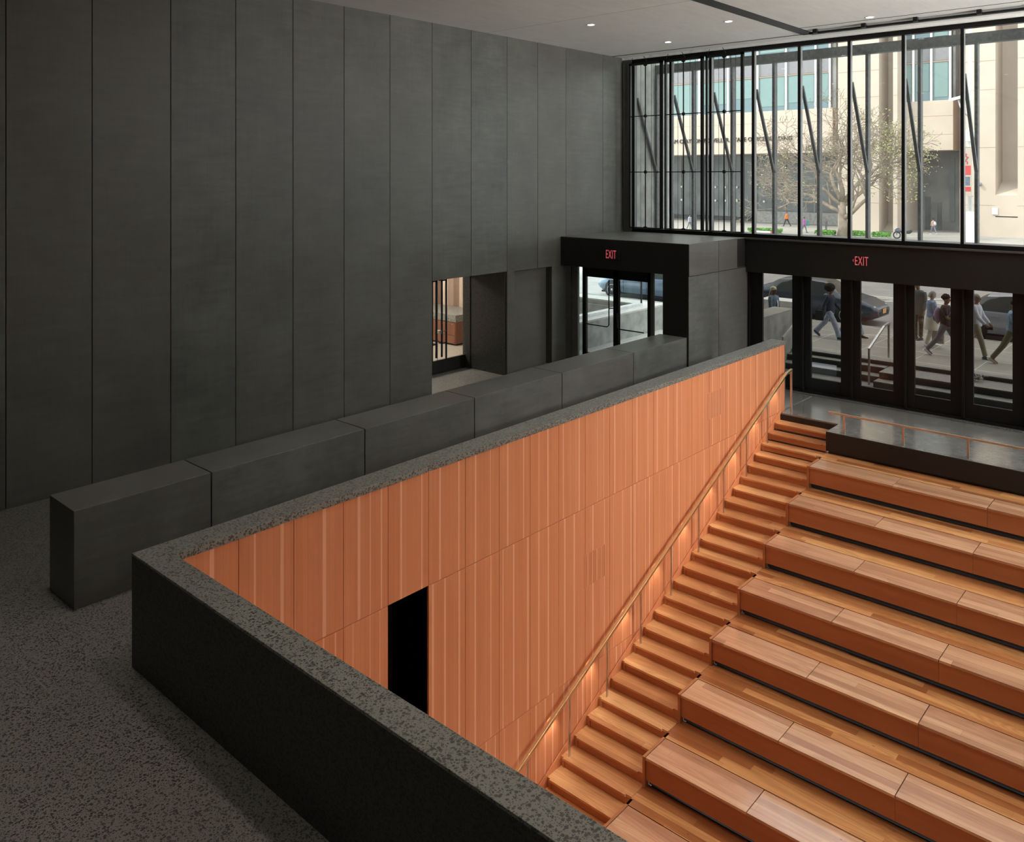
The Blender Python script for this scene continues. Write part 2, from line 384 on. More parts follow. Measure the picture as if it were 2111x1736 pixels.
# left wall of tall panels
wl = snode('wall_left', 'tall dark wall of vertical cement panels with black joints')
YJ = [4.224-1.23*k for k in range(7, 0, -1)] + [4.224, 5.455, 6.746, 7.964, 9.173, 10.381, 11.587, 12.815, 14.069, 15.337, 16.516, 17.705, 19.404, 20.6]
O1 = (12.80, 15.337, 3.045)           # first opening
O2 = (15.60, 17.10, 3.03)             # shallow recess
for i in range(len(YJ)-1):
    a, b = YJ[i]+0.006, YJ[i+1]-0.006
    z0 = ZL
    if a > 12.5 and b < 15.4: z0 = O1[2]
    if a > 17.4: z0 = 3.04
    mb = MB()
    if 15.3 < a < 17.0:
        ya, yb = max(a, O2[0]), min(b, O2[1])
        mb.box(XW-0.06, XW, a, b, O2[2], ZC)
        if a < O2[0]: mb.box(XW-0.06, XW, a, O2[0], ZL, O2[2])
        if b > O2[1]: mb.box(XW-0.06, XW, O2[1], b, ZL, O2[2])
    else: mb.box(XW-0.06, XW, a, b, z0, ZC)
    mb.build('wall_panel', M['panel'], wl, 0.003)
MB().box(XW-0.11, XW-0.05, YB, 12.78, ZL, ZC).box(XW-0.11, XW-0.05, 12.78, 15.33, O1[2]+0.01, ZC).box(XW-0.11, XW-0.065, 15.33, 17.5, O2[2], ZC).box(XW-0.11, XW-0.065, 17.5, 20.6, 3.04, ZC).build('backing', M['void'], wl)
mb = MB().box(XW-0.30, XW-0.2, O2[0]-0.02, O2[1]+0.12, ZL, 3.1); mb.box(XW-0.3, XW-0.06, O2[1], O2[1]+0.02, ZL, 3.03); mb.box(XW-0.3, XW-0.06, O2[0]-0.02, O2[0], ZL, 3.03); mb.box(XW-0.3, XW-0.06, O2[0], O2[1], 3.03, 3.05)
mb.build('recess', M['panel'], wl)
mb = MB().box(XW-0.12, XW-0.062, 15.337, 15.6, ZL, 3.05); mb.box(XW-0.3, XW-0.062, 17.12, 17.6, ZL, 3.05); mb.build('jamb', M['panel'], wl)

# first opening: reveal, shop glass door, shop interior
XO = -15.32
mb = MB().box(XO+0.22, XW-0.07, 15.32, 15.60, ZL, 3.05); struct('wall_reveal', mb, M['terrazzo_black'], None, 0, 'black speckled stone side of the opening in the panel wall')
mb = MB().box(XO-0.05, XO+0.21, 15.30, 15.60, ZL, 3.05); struct('wall_reveal_end', mb, M['terrazzo_black'], None, 0, 'narrow strip of black speckled stone beside the shop door')
mb = MB().box(XO-0.05, XW-0.1, 12.5, 15.6, 3.03, 3.15); mb.box(XO-0.06, XW-0.11, 12.5, 12.79, ZL, 3.04); struct('ceiling_opening', mb, M['black_soft'], None, 0, 'black soffit over the shop opening')
dr = snode('door_6', 'glazed shop door with slim black frame and tall bar pulls')
MB().box(XO-0.03, XO+0.03, 12.79, 15.30, 2.93, 3.03).box(XO-0.03, XO+0.03, 12.79, 15.30, ZL, ZL+0.33).box(XO-0.06, XO+0.05, 12.79, 15.30, ZL, ZL+0.04).build('frame', M['black_metal'], dr)
yd = 14.33
MB().box(XO-0.02, XO+0.02, 12.80, yd-0.006, ZL+0.33, 2.93).build('pane', M['glass_clear'], dr)
MB().box(XO-0.02, XO+0.02, yd+0.006, 15.29, ZL+0.33, 2.93).build('pane', M['glass_clear'], dr)
MB().box(XO+0.02, XO+0.03, yd-0.006, yd+0.006, ZL+0.33, 2.93).build('meeting_edge', M['grey_metal'], dr)
for y in (yd-0.11, yd+0.08):
    for sgn, xx in ((1, XO+0.10),):
        mb = MB(); mb.box(xx-0.015, xx+0.015, y-0.02, y+0.02, ZL+0.42, 2.86); mb.box(XO, xx, y-0.015, y+0.015, ZL+0.75, ZL+0.78); mb.box(XO, xx, y-0.015, y+0.015, 2.78, 2.81)
        y2 = y + (0.15 if y > yd else -0.14); mb.box(xx-0.015, xx+0.015, y2-0.02, y2+0.02, ZL+0.35, 2.9); mb.box(xx-0.015, xx+0.015, min(y, y2), max(y, y2), ZL+0.75, ZL+0.78); mb.box(xx-0.015, xx+0.015, min(y, y2), max(y, y2), 2.78, 2.81)
        mb.build('pull_handle', M['black_metal'], dr)
MB().box(XO+0.02, XO+0.14, yd-0.03, yd+0.03, ZL+1.02, ZL+1.1).cyl((XO+0.1, yd-0.02, ZL+1.06), 0.014, 0.28, 'y', 10).build('door_handle', M['steel'], dr)
# shop interior
mb = MB().box(-22.5, XO-0.05, 8, 18.4, ZL-0.2, ZL); struct('floor_shop', mb, M['shop_floor'], None, 0, 'pale speckled floor inside the shop')
mb = MB().box(-21.1, -21.0, 8, 18.4, ZL, 4.2); struct('wall_shop_end', MB().box(-21.0, XO-0.06, 18.3, 18.4, ZL, 4.2), M['shop_wood_x'], None, 0, 'shop end wall of broad weathered wooden boards'); struct('wall_shop', mb, M['shop_wood'], None, 0, 'shop wall of broad weathered wooden boards')
mb = MB().box(-22, XO-0.06, 8, 18.4, 4.2, 4.3); mb.box(-22, XO-0.05, 7.9, 8.0, ZL, 4.2); mb.box(XO-0.2, XO-0.06, 8, 12.79, ZL, 4.2); mb.box(XO-0.2, XO-0.06, 15.62, 18.3, ZL, 4.2); mb.box(XO-0.2, XO-0.06, 12.79, 15.31, 3.04, 4.2)
struct('ceiling_shop', mb, M['white_paint'], None, 0, 'white ceiling and walls of the shop')
ct = thing('shop_counter', 'dark red-brown wooden shop counter under a thick grey speckled top, behind the shop door', 'counter', (-17.4, 17.03, ZL))
MB().box(-3.2, 0, 0, 1.2, 0.05, 0.685).build('body', M['cabinet_wood'], ct)
MB().box(-3.22, 0.015, -0.015, 1.2, 0.69, 0.89).build('worktop', M['terrazzo'], ct)
MB().box(-3.1, -0.04, 0.05, 1.15, 0.0, 0.05).build('plinth', M['black_soft'], ct)
for k in range(2):
    x0 = -0.02-1.0*(k+1)
    d_ = MB().box(x0+0.01, x0+0.99, -0.012, 0.0, 0.30, 0.67).build('door', M['cabinet_wood'], ct)
    MB().ell((x0+0.9, -0.025, 0.62), (0.012, 0.012, 0.012), 8, 6).build('knob', M['steel'], d_)
    d_ = MB().box(x0+0.01, x0+0.99, -0.012, 0.0, 0.06, 0.29).build('drawer', M['cabinet_wood'], ct)
    MB().ell((x0+0.5, -0.025, 0.25), (0.012, 0.012, 0.012), 8, 6).build('knob', M['steel'], d_)
lt = thing('shop_lamp', 'white ceiling panel lamp inside the shop', 'lamp', (-18.2, 14.5, 4.19))
MB().box(-1.0, 1.0, -2.5, 2.5, -0.05, 0.0).build('housing', M['white_paint'], lt)
ld = bpy.data.lights.new('shop_light', 'AREA'); ld.shape = 'RECTANGLE'; ld.size = 1.9; ld.size_y = 4.8; ld.energy = 240; ld.color = (1, 0.9, 0.8)
lo_ = bpy.data.objects.new('shop_light', ld); COL.objects.link(lo_); lo_.parent = lt; lo_.location = (0, 0, -0.06)

# ceiling
mb = MB().box(XW-0.2, -8.29, YB, 19.86, ZC, ZC+0.3); mb.box(-8.29, -7.95, YB, 20.0, ZC+0.06, ZC+0.3); mb.box(-7.95, XR+0.2, YB, 18.99, ZC, ZC+0.3)
mb.box(-7.95, XR+0.2, 19.03, 19.84, ZC, ZC+0.3); mb.box(XW-0.2, XR+0.2, 19.93, 20.62, ZC, ZC+0.3)
struct('ceiling', mb, M['ceiling_plaster'])
mb = MB().box(-8.27, -7.97, YB, 20.0, ZC-0.004, ZC+0.06); struct('trim_1', mb, M['black_soft'], None, 0, 'wide black linear slot running across the ceiling to the window')
mb = MB().box(XW-0.1, XR, 19.855, 19.935, ZC-0.004, ZC+0.1); mb.box(-7.96, XR, 18.985, 19.035, ZC-0.002, ZC+0.1); struct('trim_2', mb, M['black_soft'], None, 0, 'thin black slots in the ceiling beside the window')
mb = MB().box(XW, -8.3, 14.60, 14.606, ZC-0.0015, ZC+0.001); struct('trim_6', mb, M['grey_metal'], None, 0, 'hairline joint across the plaster ceiling')
tk = thing('curtain_track', 'black ceiling track on small square clips along the top of the big window', 'track', (-7.9, 19.45, ZC))
MB().box(0.0, 12.2, -0.02, 0.03, -0.10, -0.05).box(0.0, 12.2, 0.10, 0.16, -0.09, -0.05).build('rail', M['black_metal'], tk)
for x in (0.17, 1.28, 2.38, 3.62, 4.8, 6.0, 7.2): MB().box(x-0.045, x+0.045, -0.12, -0.03, -0.10, 0.0).box(x-0.03, x+0.03, -0.05, 0.15, -0.05, -0.03).build('clip', M['black_metal'], tk)

# right and back walls (mostly outside the picture), building mass above
mb = MB().box(XR, XR+0.3, YB, 20.6, -6, ZC); struct('wall_right', mb, M['ceiling_plaster'])
mb = MB().box(XW-0.3, XR+0.3, YB-0.3, YB, -6, ZC); struct('wall_back', mb, M['panel'])
mb = MB().box(-30, 22, -14, 20.55, ZC+0.32, 24.5); mb.box(-30, -22.6, -14, 20.0, -1, ZC+0.32); mb.box(XR+0.31, 22, -14, 20.55, -1, ZC+0.32)
struct('wall_upper_storeys', mb, M['concrete'], None, 0, 'upper storeys of the museum above the lobby')

# ------------------------------------------------------------------ clad wall with stone cap, parapet
cw = snode('wall_stair', 'long wall of orange timber panels beside the staircase')
XF = -8.12
MB().box(XCAP0+0.02, XF-0.035, YP1-0.2, 6.785, -5.3, 1.53).box(XCAP0+0.02, XF-0.035, 7.469, 18.58, -5.3, 1.53).box(XCAP0+0.02, XF-0.035, 6.785, 7.469, 0.02, 1.53).build('core', M['concrete'], cw)
MB().box(XF-0.04, XF-0.034, YP1, 6.785, -5.3, 1.53).box(XF-0.04, XF-0.034, 7.469, 18.56, -5.3, 1.53).build('backing', M['black_soft'], cw)
jy = []
y = 4.017
while y < 18.5: jy.append(y); y += 0.6865
jy[-1] = 18.565 if 18.565-jy[-1] < 0.3 else jy[-1]
if jy[-1] < 18.5: jy.append(18.565)
rows = [(0.016, 1.525), (-2.590, 0.008), (-5.2, -2.598)]
rs = random.Random(3)
upper = [(431.9, 6), (523, 3), (578, 5), (664.7, 6), (736.9, 5), (762, 2), (784.5, 3), (824.8, 4), (867.9, 3), (905.2, 4), (944.3, 3), (978.5, 4), (1010, 2), (1045, 4), (1078, 3), (1110, 2), (1128, 4), (1160, 3),
         (1192.6, 4), (1206, 2), (1231, 2), (1244, 2), (1266, 4), (1289, 2), (1311.8, 4), (1334.8, 3), (1353.7, 4), (1376, 4), (1394.6, 4), (1405, 2), (1450, 2), (1467.9, 4), (1484.8, 3), (1500.5, 4), (1517.4, 3), (1530.7, 4), (1547, 3), (1560, 4), (1576, 3), (1588, 3), (1602, 3), (1609, 3)]
S_, C_ = math.sin(R(41.75)), math.cos(R(41.75))
def yfrompx(px, X):
    r = (px-1055.5)/1717.0; return X/(-S_+C_*r)*(C_+S_*r)
ustrips = [(yfrompx(p, XF), wd*0.0085) for p, wd in upper]
for ri, (z0, z1) in enumerate(rows):
    for i in range(len(jy)-1):
        a, b = jy[i]+0.0035, jy[i+1]-0.0035
        lo, hi = z0, z1
        if ri == 1 and a > 6.6 and b < 7.6: continue
        if ri == 2 and a > 13.5: continue
        if ri == 2 and a > 6.6 and b < 7.6: pass
        p = MB().box(XF-0.03, XF, a, b, lo, hi).build('wood_panel', M['clad_wood'], cw, 0.0015)
        if ri == 0: st = [(yy, wd) for yy, wd in ustrips if a+0.02 < yy < b-0.04]
        else:
            st = []; yy = a+rs.uniform(0.05, 0.2)
            while yy < b-0.05: st.append((yy, rs.choice((0.012, 0.022, 0.034, 0.034)))); yy += rs.uniform(0.12, 0.33)
        if st:
            mb = MB()
            for yy, wd in st:                     # thin flat fillet, slightly proud, in a paler wood colour
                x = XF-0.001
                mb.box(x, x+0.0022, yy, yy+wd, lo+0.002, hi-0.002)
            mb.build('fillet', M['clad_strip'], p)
# control-room opening
mb = MB().box(XCAP0+0.0, XF-0.03, 6.60, 6.785, -2.59, 0.016); 
MB().box(-9.6, -9.5, 6.4, 7.9, -2.7, 0.2).box(-9.6, XF-0.03, 6.70, 6.785, -2.7, 0.05).box(-9.6, XF-0.05, 7.469, 7.55, -2.7, 0.05).box(-9.6, XF-0.03, 6.7, 7.55, 0.012, 0.1).box(-9.6, XF-0.03, 6.7, 7.55, -2.7, -2.59).build('dark_opening', M['void'], cw)
MB().box(-8.9, -8.86, 6.80, 7.45, -2.58, 0.0).build('dark_door', M['black_soft'], cw)
# perforated vents in the cladding
def vent(y0, y1, z0, z1):
    v_ = MB().box(XF, XF+0.003, y0, y1, z0, z1).build('perforated_panel', M['clad_wood'], cw)
    mb = MB(); n = 0
    yy = y0+0.02
    while yy < y1-0.01:
        zz = z0+0.012 + (0.012 if n % 2 else 0)
        while zz < z1-0.012:
            mb.box(XF+0.003, XF+0.0036, yy-0.004, yy+0.004, zz-0.004, zz+0.004); zz += 0.024
        yy += 0.0215; n += 1
    mb.build('holes', M['cabinet_wood'], v_)['kind'] = 'stuff'
    mb = MB(); yy = y0+0.08
    while yy < y1: mb.box(XF+0.003, XF+0.0075, yy-0.009, yy+0.009, z0+0.01, z1-0.01); yy += 0.125
    mb.build('fillet', M['clad_strip'], v_)
vent(14.93, 15.59, 0.555, 1.09)
vent(10.86, 11.50, -1.28, -0.74)
MB().box(XCAP0, XCAP1, YP1-0.01, 18.585, 1.52, 1.60).build('stone_cap', M['terrazzo'], cw, 0.004)
MB().box(XCAP0+0.02, XF, 18.57, 18.60, -0.05, 1.52).build('end_plate', M['steel'], cw)
MB().box(XCAP0, XCAP0+0.019, YP1, 18.57, 0.0, 1.52).build('outer_face', M['terrazzo_black'], cw)

# parapet in the foreground
pp = snode('wall_parapet', 'foreground parapet of black speckled stone with a paler ground top')
MB().box(XCAP0, XR, YP0, YP1, ZL-0.3, 1.575).build('body', M['terrazzo_black'], pp)
MB().box(XCAP0, XR, YP0-0.001, YP1+0.002, 1.575, 1.60).build('stone_cap', M['terrazzo'], pp, 0.003)
MB().box(XCAP1, XR, YP1-0.001, YP1+0.02, -5.3, 1.50).build('inner_face', M['front_wood'], pp)

# half wall between lobby passage and the void
hw = thing('half_wall', 'long low dark stone wall in six butted blocks running from the lobby to the vestibule', 'low wall', (-10.40, 3.75, ZL))
hy = [3.755, 5.43, 7.91, 10.28, 12.71, 15.20, 17.46]
for a, b in zip(hy[:-1], hy[1:]):
    g0 = 0.0 if a < 4 else 0.009
    MB().box(-0.375, 0.36, a-3.75+g0, b-3.75-(0.009 if b < 17 else 0.0), 0.0, 1.13).build('block', M['panel_block'] if 'panel_block' in M else M['slab'], hw, 0.004)
MB().box(-0.34, 0.32, 0.05, 13.7, 0.0, 1.11).build('core', M['void'], hw)

# ------------------------------------------------------------------ vestibule portal
pt = snode('wall_vestibule', 'boxy dark vestibule with a flat top over the left street doors')
YV = 17.47; XV = -9.99
MB().box(XW+0.001, XV-0.02, YV+0.02, 20.55, 3.05, 3.77).build('core', M['black_soft'], pt)
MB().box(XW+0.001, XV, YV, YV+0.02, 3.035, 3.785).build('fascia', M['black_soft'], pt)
MB().box(XV-0.02, XV, YV+0.02, 18.93, 3.035, 3.785).build('side_panel', M['slab'], pt)
MB().box(XV-0.02, XV, 18.945, 19.93, 3.035, 3.785).build('side_panel', M['slab'], pt)
MB().box(XV-0.05, XV-0.025, 19.93, 20.45, 3.0, 3.785).build('side_panel', M['panel'], pt)
MB().box(XV-0.02, XV, YV, 18.93, -0.1, 3.02).build('side_panel', M['slab'], pt)
MB().box(XV-0.02, XV, 18.945, 20.62, -0.1, 3.02).build('side_panel', M['slab'], pt)
MB().box(XW+0.001, XV, YV, 20.5, 3.785, 3.80).build('top_slab', M['slab'], pt)
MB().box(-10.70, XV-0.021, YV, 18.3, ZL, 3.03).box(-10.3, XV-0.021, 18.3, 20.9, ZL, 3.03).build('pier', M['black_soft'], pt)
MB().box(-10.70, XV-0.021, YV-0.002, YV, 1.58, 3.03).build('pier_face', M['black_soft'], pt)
# vestibule doors
vd = snode('door_7', 'pair of glazed black-framed street doors with sidelights and L-shaped push bars')
YD = 17.98
def vx(px): # X on door plane for pixel column
    r = (px-1055.5)/1717.0; return YD/(C_+S_*r)*(-S_+C_*r)
xs_ = [vx(p) for p in (1194, 1202, 1209.3, 1265.5, 1272.5, 1276, 1336, 1349)]
MB().box(XW-0.30, vx(1181)+0.01, YD-0.10, YD+0.02, ZL, 3.03).build('jamb', M['panel'], vd)
MB().box(vx(1181)+0.011, vx(1194), YD-0.06, YD+0.012, ZL, 3.03).build('jamb', M['grey_side'], vd)
fr = MB()
for a, b in ((1202, 1209.3), (1265.5, 1276.5), (1336, 1343)): fr.box(vx(a), vx(b), YD-0.03, YD+0.05, ZL, 3.03)
fr.box(vx(1202), vx(1343), YD-0.03, YD+0.05, 2.73, 3.03); fr.box(vx(1202), vx(1343), YD-0.03, YD+0.05, ZL, ZL+0.25)
fr.build('frame', M['black_metal'], vd)
MB().box(vx(1343), vx(1348.5), YD-0.04, YD+0.03, ZL, 3.03).build('frame_side', M['grey_side'], vd)
MB().box(vx(1209.3), vx(1265.5), YD, YD+0.012, ZL+0.25, 2.73).build('pane', M['glass_clear'], vd)
MB().box(vx(1276.5), vx(1336), YD, YD+0.012, ZL+0.25, 2.73).build('pane', M['glass_clear'], vd)
MB().box(vx(1194), vx(1202), YD, YD+0.012, ZL, 3.03).build('pane', M['glass_clear'], vd)
MB().box(vx(1348.5), -10.70, YD, YD+0.012, ZL, 3.03).build('pane', M['glass_clear'], vd)
def pushbar(pts):
    MB().tube(pts, 0.016, 8).build('push_bar', M['black_metal'], vd)
a, b = vx(1211), vx(1259.5)
pushbar([(a, YD-0.09, ZL+1.02), (b-0.05, YD-0.09, ZL+1.02), (b, YD-0.09, ZL+1.07), (b, YD-0.09, 2.70)])
MB().tube([(b, YD-0.09, 1.95), (b+0.12, YD-0.02, 1.97)], 0.014, 8).build('bracket', M['black_metal'], vd)
a, b = vx(1281.5), vx(1331)
pushbar([(a-0.07, YD-0.09, ZL+1.4), (a-0.07, YD-0.09, ZL+1.05), (a-0.03, YD-0.09, ZL+1.0), (b, YD-0.09, ZL+1.0)])
MB().tube([(a, YD-0.09, ZL+0.1), (a, YD-0.09, 2.70)], 0.018, 8).tube([(a, YD-0.09, 1.93), (a-0.1, YD-0.02, 1.95)], 0.014, 8).build('pull_handle', M['black_metal'], vd)
# exit signs
def exit_sign(x, y, z, sz, arrow, label, face):
    t_ = thing('exit_sign', label, 'exit sign', (x, y, z), 0, None)
    if not arrow: MB().box(-0.24, 0.24, -0.03, -0.001, -0.14, 0.14).build('housing', M['black_soft'], t_, 0.004)
    yy = -0.034 if not arrow else -0.008
    o_, wd = text_mesh('lettering', 'EXIT', sz, M['exit_glow'], t_, (0, yy, -sz*0.36), (R(90), 0, 0), 1, 0.002, 'CENTER', 1.08)
    sxx = 0.31/wd; o_.scale = (sxx, 1, 1)
    me = o_.data
    cx = (max(v.co.x for v in me.vertices)+min(v.co.x for v in me.vertices))/2*sxx; o_.location.x = -cx
    if arrow: MB().bar((-0.21, yy, 0.0), (-0.185, yy, 0.03), 0.008, 0.008, (0, 1, 0)).bar((-0.21, yy, 0.0), (-0.185, yy, -0.03), 0.008, 0.008, (0, 1, 0)).build('arrow', M['exit_glow'], t_)
exit_sign(-12.195, YV, 3.432, 0.31, False, 'red EXIT sign on the black fascia over the left vestibule doors', 0)
exit_sign(-7.02, 20.42, 3.385, 0.31, True, 'red EXIT sign with a small left arrow on the header over the street doors', 0)

# ------------------------------------------------------------------ street wall: header, doors, big window
mb = MB().box(XV+0.001, XR, 20.44, 20.62, 2.92, 3.77); mb.box(XV+0.001, XR, 20.36, 20.44, 3.70, 3.77)
mb = MB().box(XV+0.001, XR, 20.42, 20.62, 2.90, 3.76); struct('wall_street', mb, M['black_soft'], None, 0, 'deep black header band between the street doors and the big window')
mb = MB().box(XW, XR, 20.36, 20.62, 3.76, 3.80); struct('trim_7', mb, M['grey_metal'], None, 0, 'narrow metal ledge along the top of the black header')
glx = [(-9.605, -8.802), (-8.32, -7.577), (-7.106, -6.353), (-5.883, -5.125), (-4.664, -3.907)]
k = 1
while len(glx) < 14: a, b = glx[-1]; glx.append((a+1.235, b+1.235))
for i, (a, b) in enumerate(glx):
    l_ = a-0.22 if i else -9.98; r_ = (glx[i+1][0]-0.22) if i < 13 else XR
    d_ = snode('door_%d' % (i+1) if i < 5 else 'door_%d' % (i+8), None)
    mb = MB().box(l_+0.008, a, 20.58, 20.66, 0.03, 2.90); mb.box(b, r_-0.008, 20.58, 20.66, 0.03, 2.90); mb.box(a, b, 20.58, 20.66, 0.03, 0.35); mb.box(a, b, 20.58, 20.66, 2.885, 2.90)
    mb.build('frame', M['black_metal'], d_, 0.003)
    MB().box(l_-0.012+0.02, l_+0.05, 20.50, 20.66, 0.0, 2.90).build('post', M['black_metal'], d_, 0.003)
    MB().box(a, b, 20.615, 20.625, 0.35, 2.885).build('pane', M['glass_door'], d_)
    MB().box(l_, r_, 20.5, 20.7, -0.02, 0.028).build('threshold', M['black_metal'], d_)
struct('trim_8', MB().box(XV, XR, 20.45, 20.75, -0.06, -0.021), M['black_soft'], None, 0, 'black metal strip under the street doors')

ZW0, ZW1 = 3.90, 8.70
MX = [-13.55 + 1.24*k for k in range(0, 19)]
for k in range(len(MX)-1):
    x = MX[k]; x2 = MX[k+1]
    wn = snode('window_%d' % (k+1))
    MB().box(x-0.035, x+0.035, 20.50, 20.54, ZW0-0.12, ZW1+0.11).build('mullion', M['black_metal'], wn)
    MB().box(x-0.034, x+0.034, 20.541, 20.64, ZW0-0.12, ZW1+0.11).build('mullion_side', M['grey_side'], wn)
    MB().box(x+0.036, x2-0.036, 20.50, 20.66, ZW1-0.005, ZW1+0.10).box(x+0.036, x2-0.036, 20.48, 20.66, ZW0-0.10, ZW0).build('frame', M['black_metal'], wn)
    MB().box(x+0.036, x2-0.036, 20.60, 20.612, ZW0, ZW1).build('pane', M['glass_window'], wn)
    # outer row: mullion, beam, sloping brace between the two rows
    MB().box(x-0.035, x+0.035, 21.74, 21.92, ZW0-0.10, 8.52).build('outer_mullion', M['dirty_beam'], wn)
    MB().box(x-0.62, x+0.62, 21.76, 21.96, 8.52, 8.77).build('outer_beam', M['dirty_beam'], wn)
    MB().bar((x, 20.70, 7.70), (x, 21.78, 5.50), 0.06, 0.07, (1, 0, 0)).build('brace', M['black_metal'], wn)
    MB().box(x+0.01, x2+0.01, 20.66, 21.96, ZW0-0.16, ZW0-0.06).build('ledge', M['dirty_beam'], wn)
MB_ = MB().box(XW, XR, 20.36, 20.60, ZC-0.07, ZC-0.001); struct('trim_9', MB_, M['ceiling_plaster'], None, 0, 'pale strip of soffit directly above the big window')
struct('trim_10', MB().box(XW, XR, 20.44, 20.60, ZW1+0.10, ZC-0.07), M['black_metal'], None, 0, 'black head bar of the big window')
struct('trim_11', MB().box(XW-0.02, -13.60, 20.45, 20.62, 3.79, ZC-0.07), M['grey_side'], None, 0, 'grey jamb in the corner beside the window')
struct('wall_exterior', MB().box(-13.98, -13.60, 20.63, 22.7, 3.0, 12.0), M['concrete'], None, 0, 'speckled concrete fin outside the left end of the window')
MB_ = MB().box(-13.6, XR, 20.70, 21.74, 2.95, 3.70); struct('trim_12', MB_, M['concrete'], None, 0, 'concrete canopy outside above the street doors')

# inner screens in front of the three left bays
for k, (xa, xb) in enumerate(((-13.53, -12.40), (-12.35, -11.12), (-11.15+0.08, -9.95))):
    zz0, zz1 = 3.93, 8.66; h = zz1-zz0; yy = 20.28
    lab = ['black wire screen in the window corner, leftmost of the three', 'black wire screen in front of the window, middle of the three', 'black wire screen in front of the window, the one nearest the open panes'][k]
    t_ = thing('window_screen', lab, 'window screen', ((xa+xb)/2, yy, zz0), 0, None); hwid = (xb-xa)/2
    MB().box(-hwid, -hwid+0.05, -0.04, 0.04, 0, h).box(hwid-0.10, hwid-0.03, -0.04, 0.04, 0, h).box(-hwid, hwid-0.03, -0.04, 0.04, h-0.06, h).box(-hwid, hwid-0.03, -0.03, 0.03, -0.01, 0.02).build('frame', M['black_metal'], t_)
    MB().box(-hwid-0.0, -hwid+0.005, 0.0, 0.1, 0, h).build('gasket', M['grey_side'], t_)
    for z in (1.60, 3.20):
        MB().box(-hwid, hwid-0.03, -0.012, 0.012, z-0.012, z+0.012).build('crossbar', M['black_metal'], t_)
        MB().ell((-0.03, 0, z), (0.055, 0.03, 0.055), 8, 6).build('hub', M['black_metal'], t_)
    MB().tube([(-0.03, 0, 0), (-0.03, 0, h)], 0.018, 8).ell((-0.03, 0, h-0.06), (0.07, 0.02, 0.05), 8, 6).ell((-0.03, 0, 0.02), (0.07, 0.02, 0.03), 8, 6).build('centre_rod', M['black_metal'], t_)
    for j, u in enumerate((-0.62, -0.36, 0.26, 0.52)):
        MB().tube([(u*hwid, 0.03, 0), (u*hwid, 0.03, h)], 0.0055, 6).build('wire', M['grey_metal'] if j % 2 else M['black_metal'], t_)
    MB().tube([(-hwid, 0, h-0.02), (-hwid+0.12, -0.03, h+0.16)], 0.008, 6).build('hanger', M['black_metal'], t_)
    MB().tube([(0.05, 0, h-0.02), (-0.05, -0.06, h+0.17)], 0.008, 6).build('hanger', M['black_metal'], t_)

# ------------------------------------------------------------------ staircase and bleacher
N = 27
sw = thing('staircase', 'timber staircase descending beside the orange panelled wall', 'stairs', (XS0, 18.3, 0.0))
for n in range(1, N+1):
    z = -RISE*n; y1 = -TREAD*(n-1); y0 = -TREAD*n
    W = XS1-XS0
    full = (n % 3 == 0)
    xr = W-0.005
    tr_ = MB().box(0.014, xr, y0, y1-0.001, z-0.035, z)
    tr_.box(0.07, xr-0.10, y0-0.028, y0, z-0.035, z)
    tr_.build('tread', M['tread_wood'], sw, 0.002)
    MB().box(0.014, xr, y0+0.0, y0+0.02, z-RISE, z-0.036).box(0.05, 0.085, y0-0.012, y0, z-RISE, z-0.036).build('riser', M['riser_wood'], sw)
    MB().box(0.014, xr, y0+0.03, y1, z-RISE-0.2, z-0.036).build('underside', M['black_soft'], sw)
sl = RISE/TREAD
MB().prism([(0.02, -0.35), (0.02, 0.06), (-TREAD*N, 0.06-RISE*N), (-TREAD*N, -0.35-RISE*N)], 'x', 0.0, 0.012).build('skirting', M['clad_wood'], sw)
MB().prism([(-0.0, -0.15), (-TREAD*0.5, -0.20), (-TREAD*N, -0.3-RISE*N), (-TREAD*N, -0.9-RISE*N), (-0.0, -0.9)], 'x', 0.02, 1.3).build('carriage', M['black_soft'], sw)

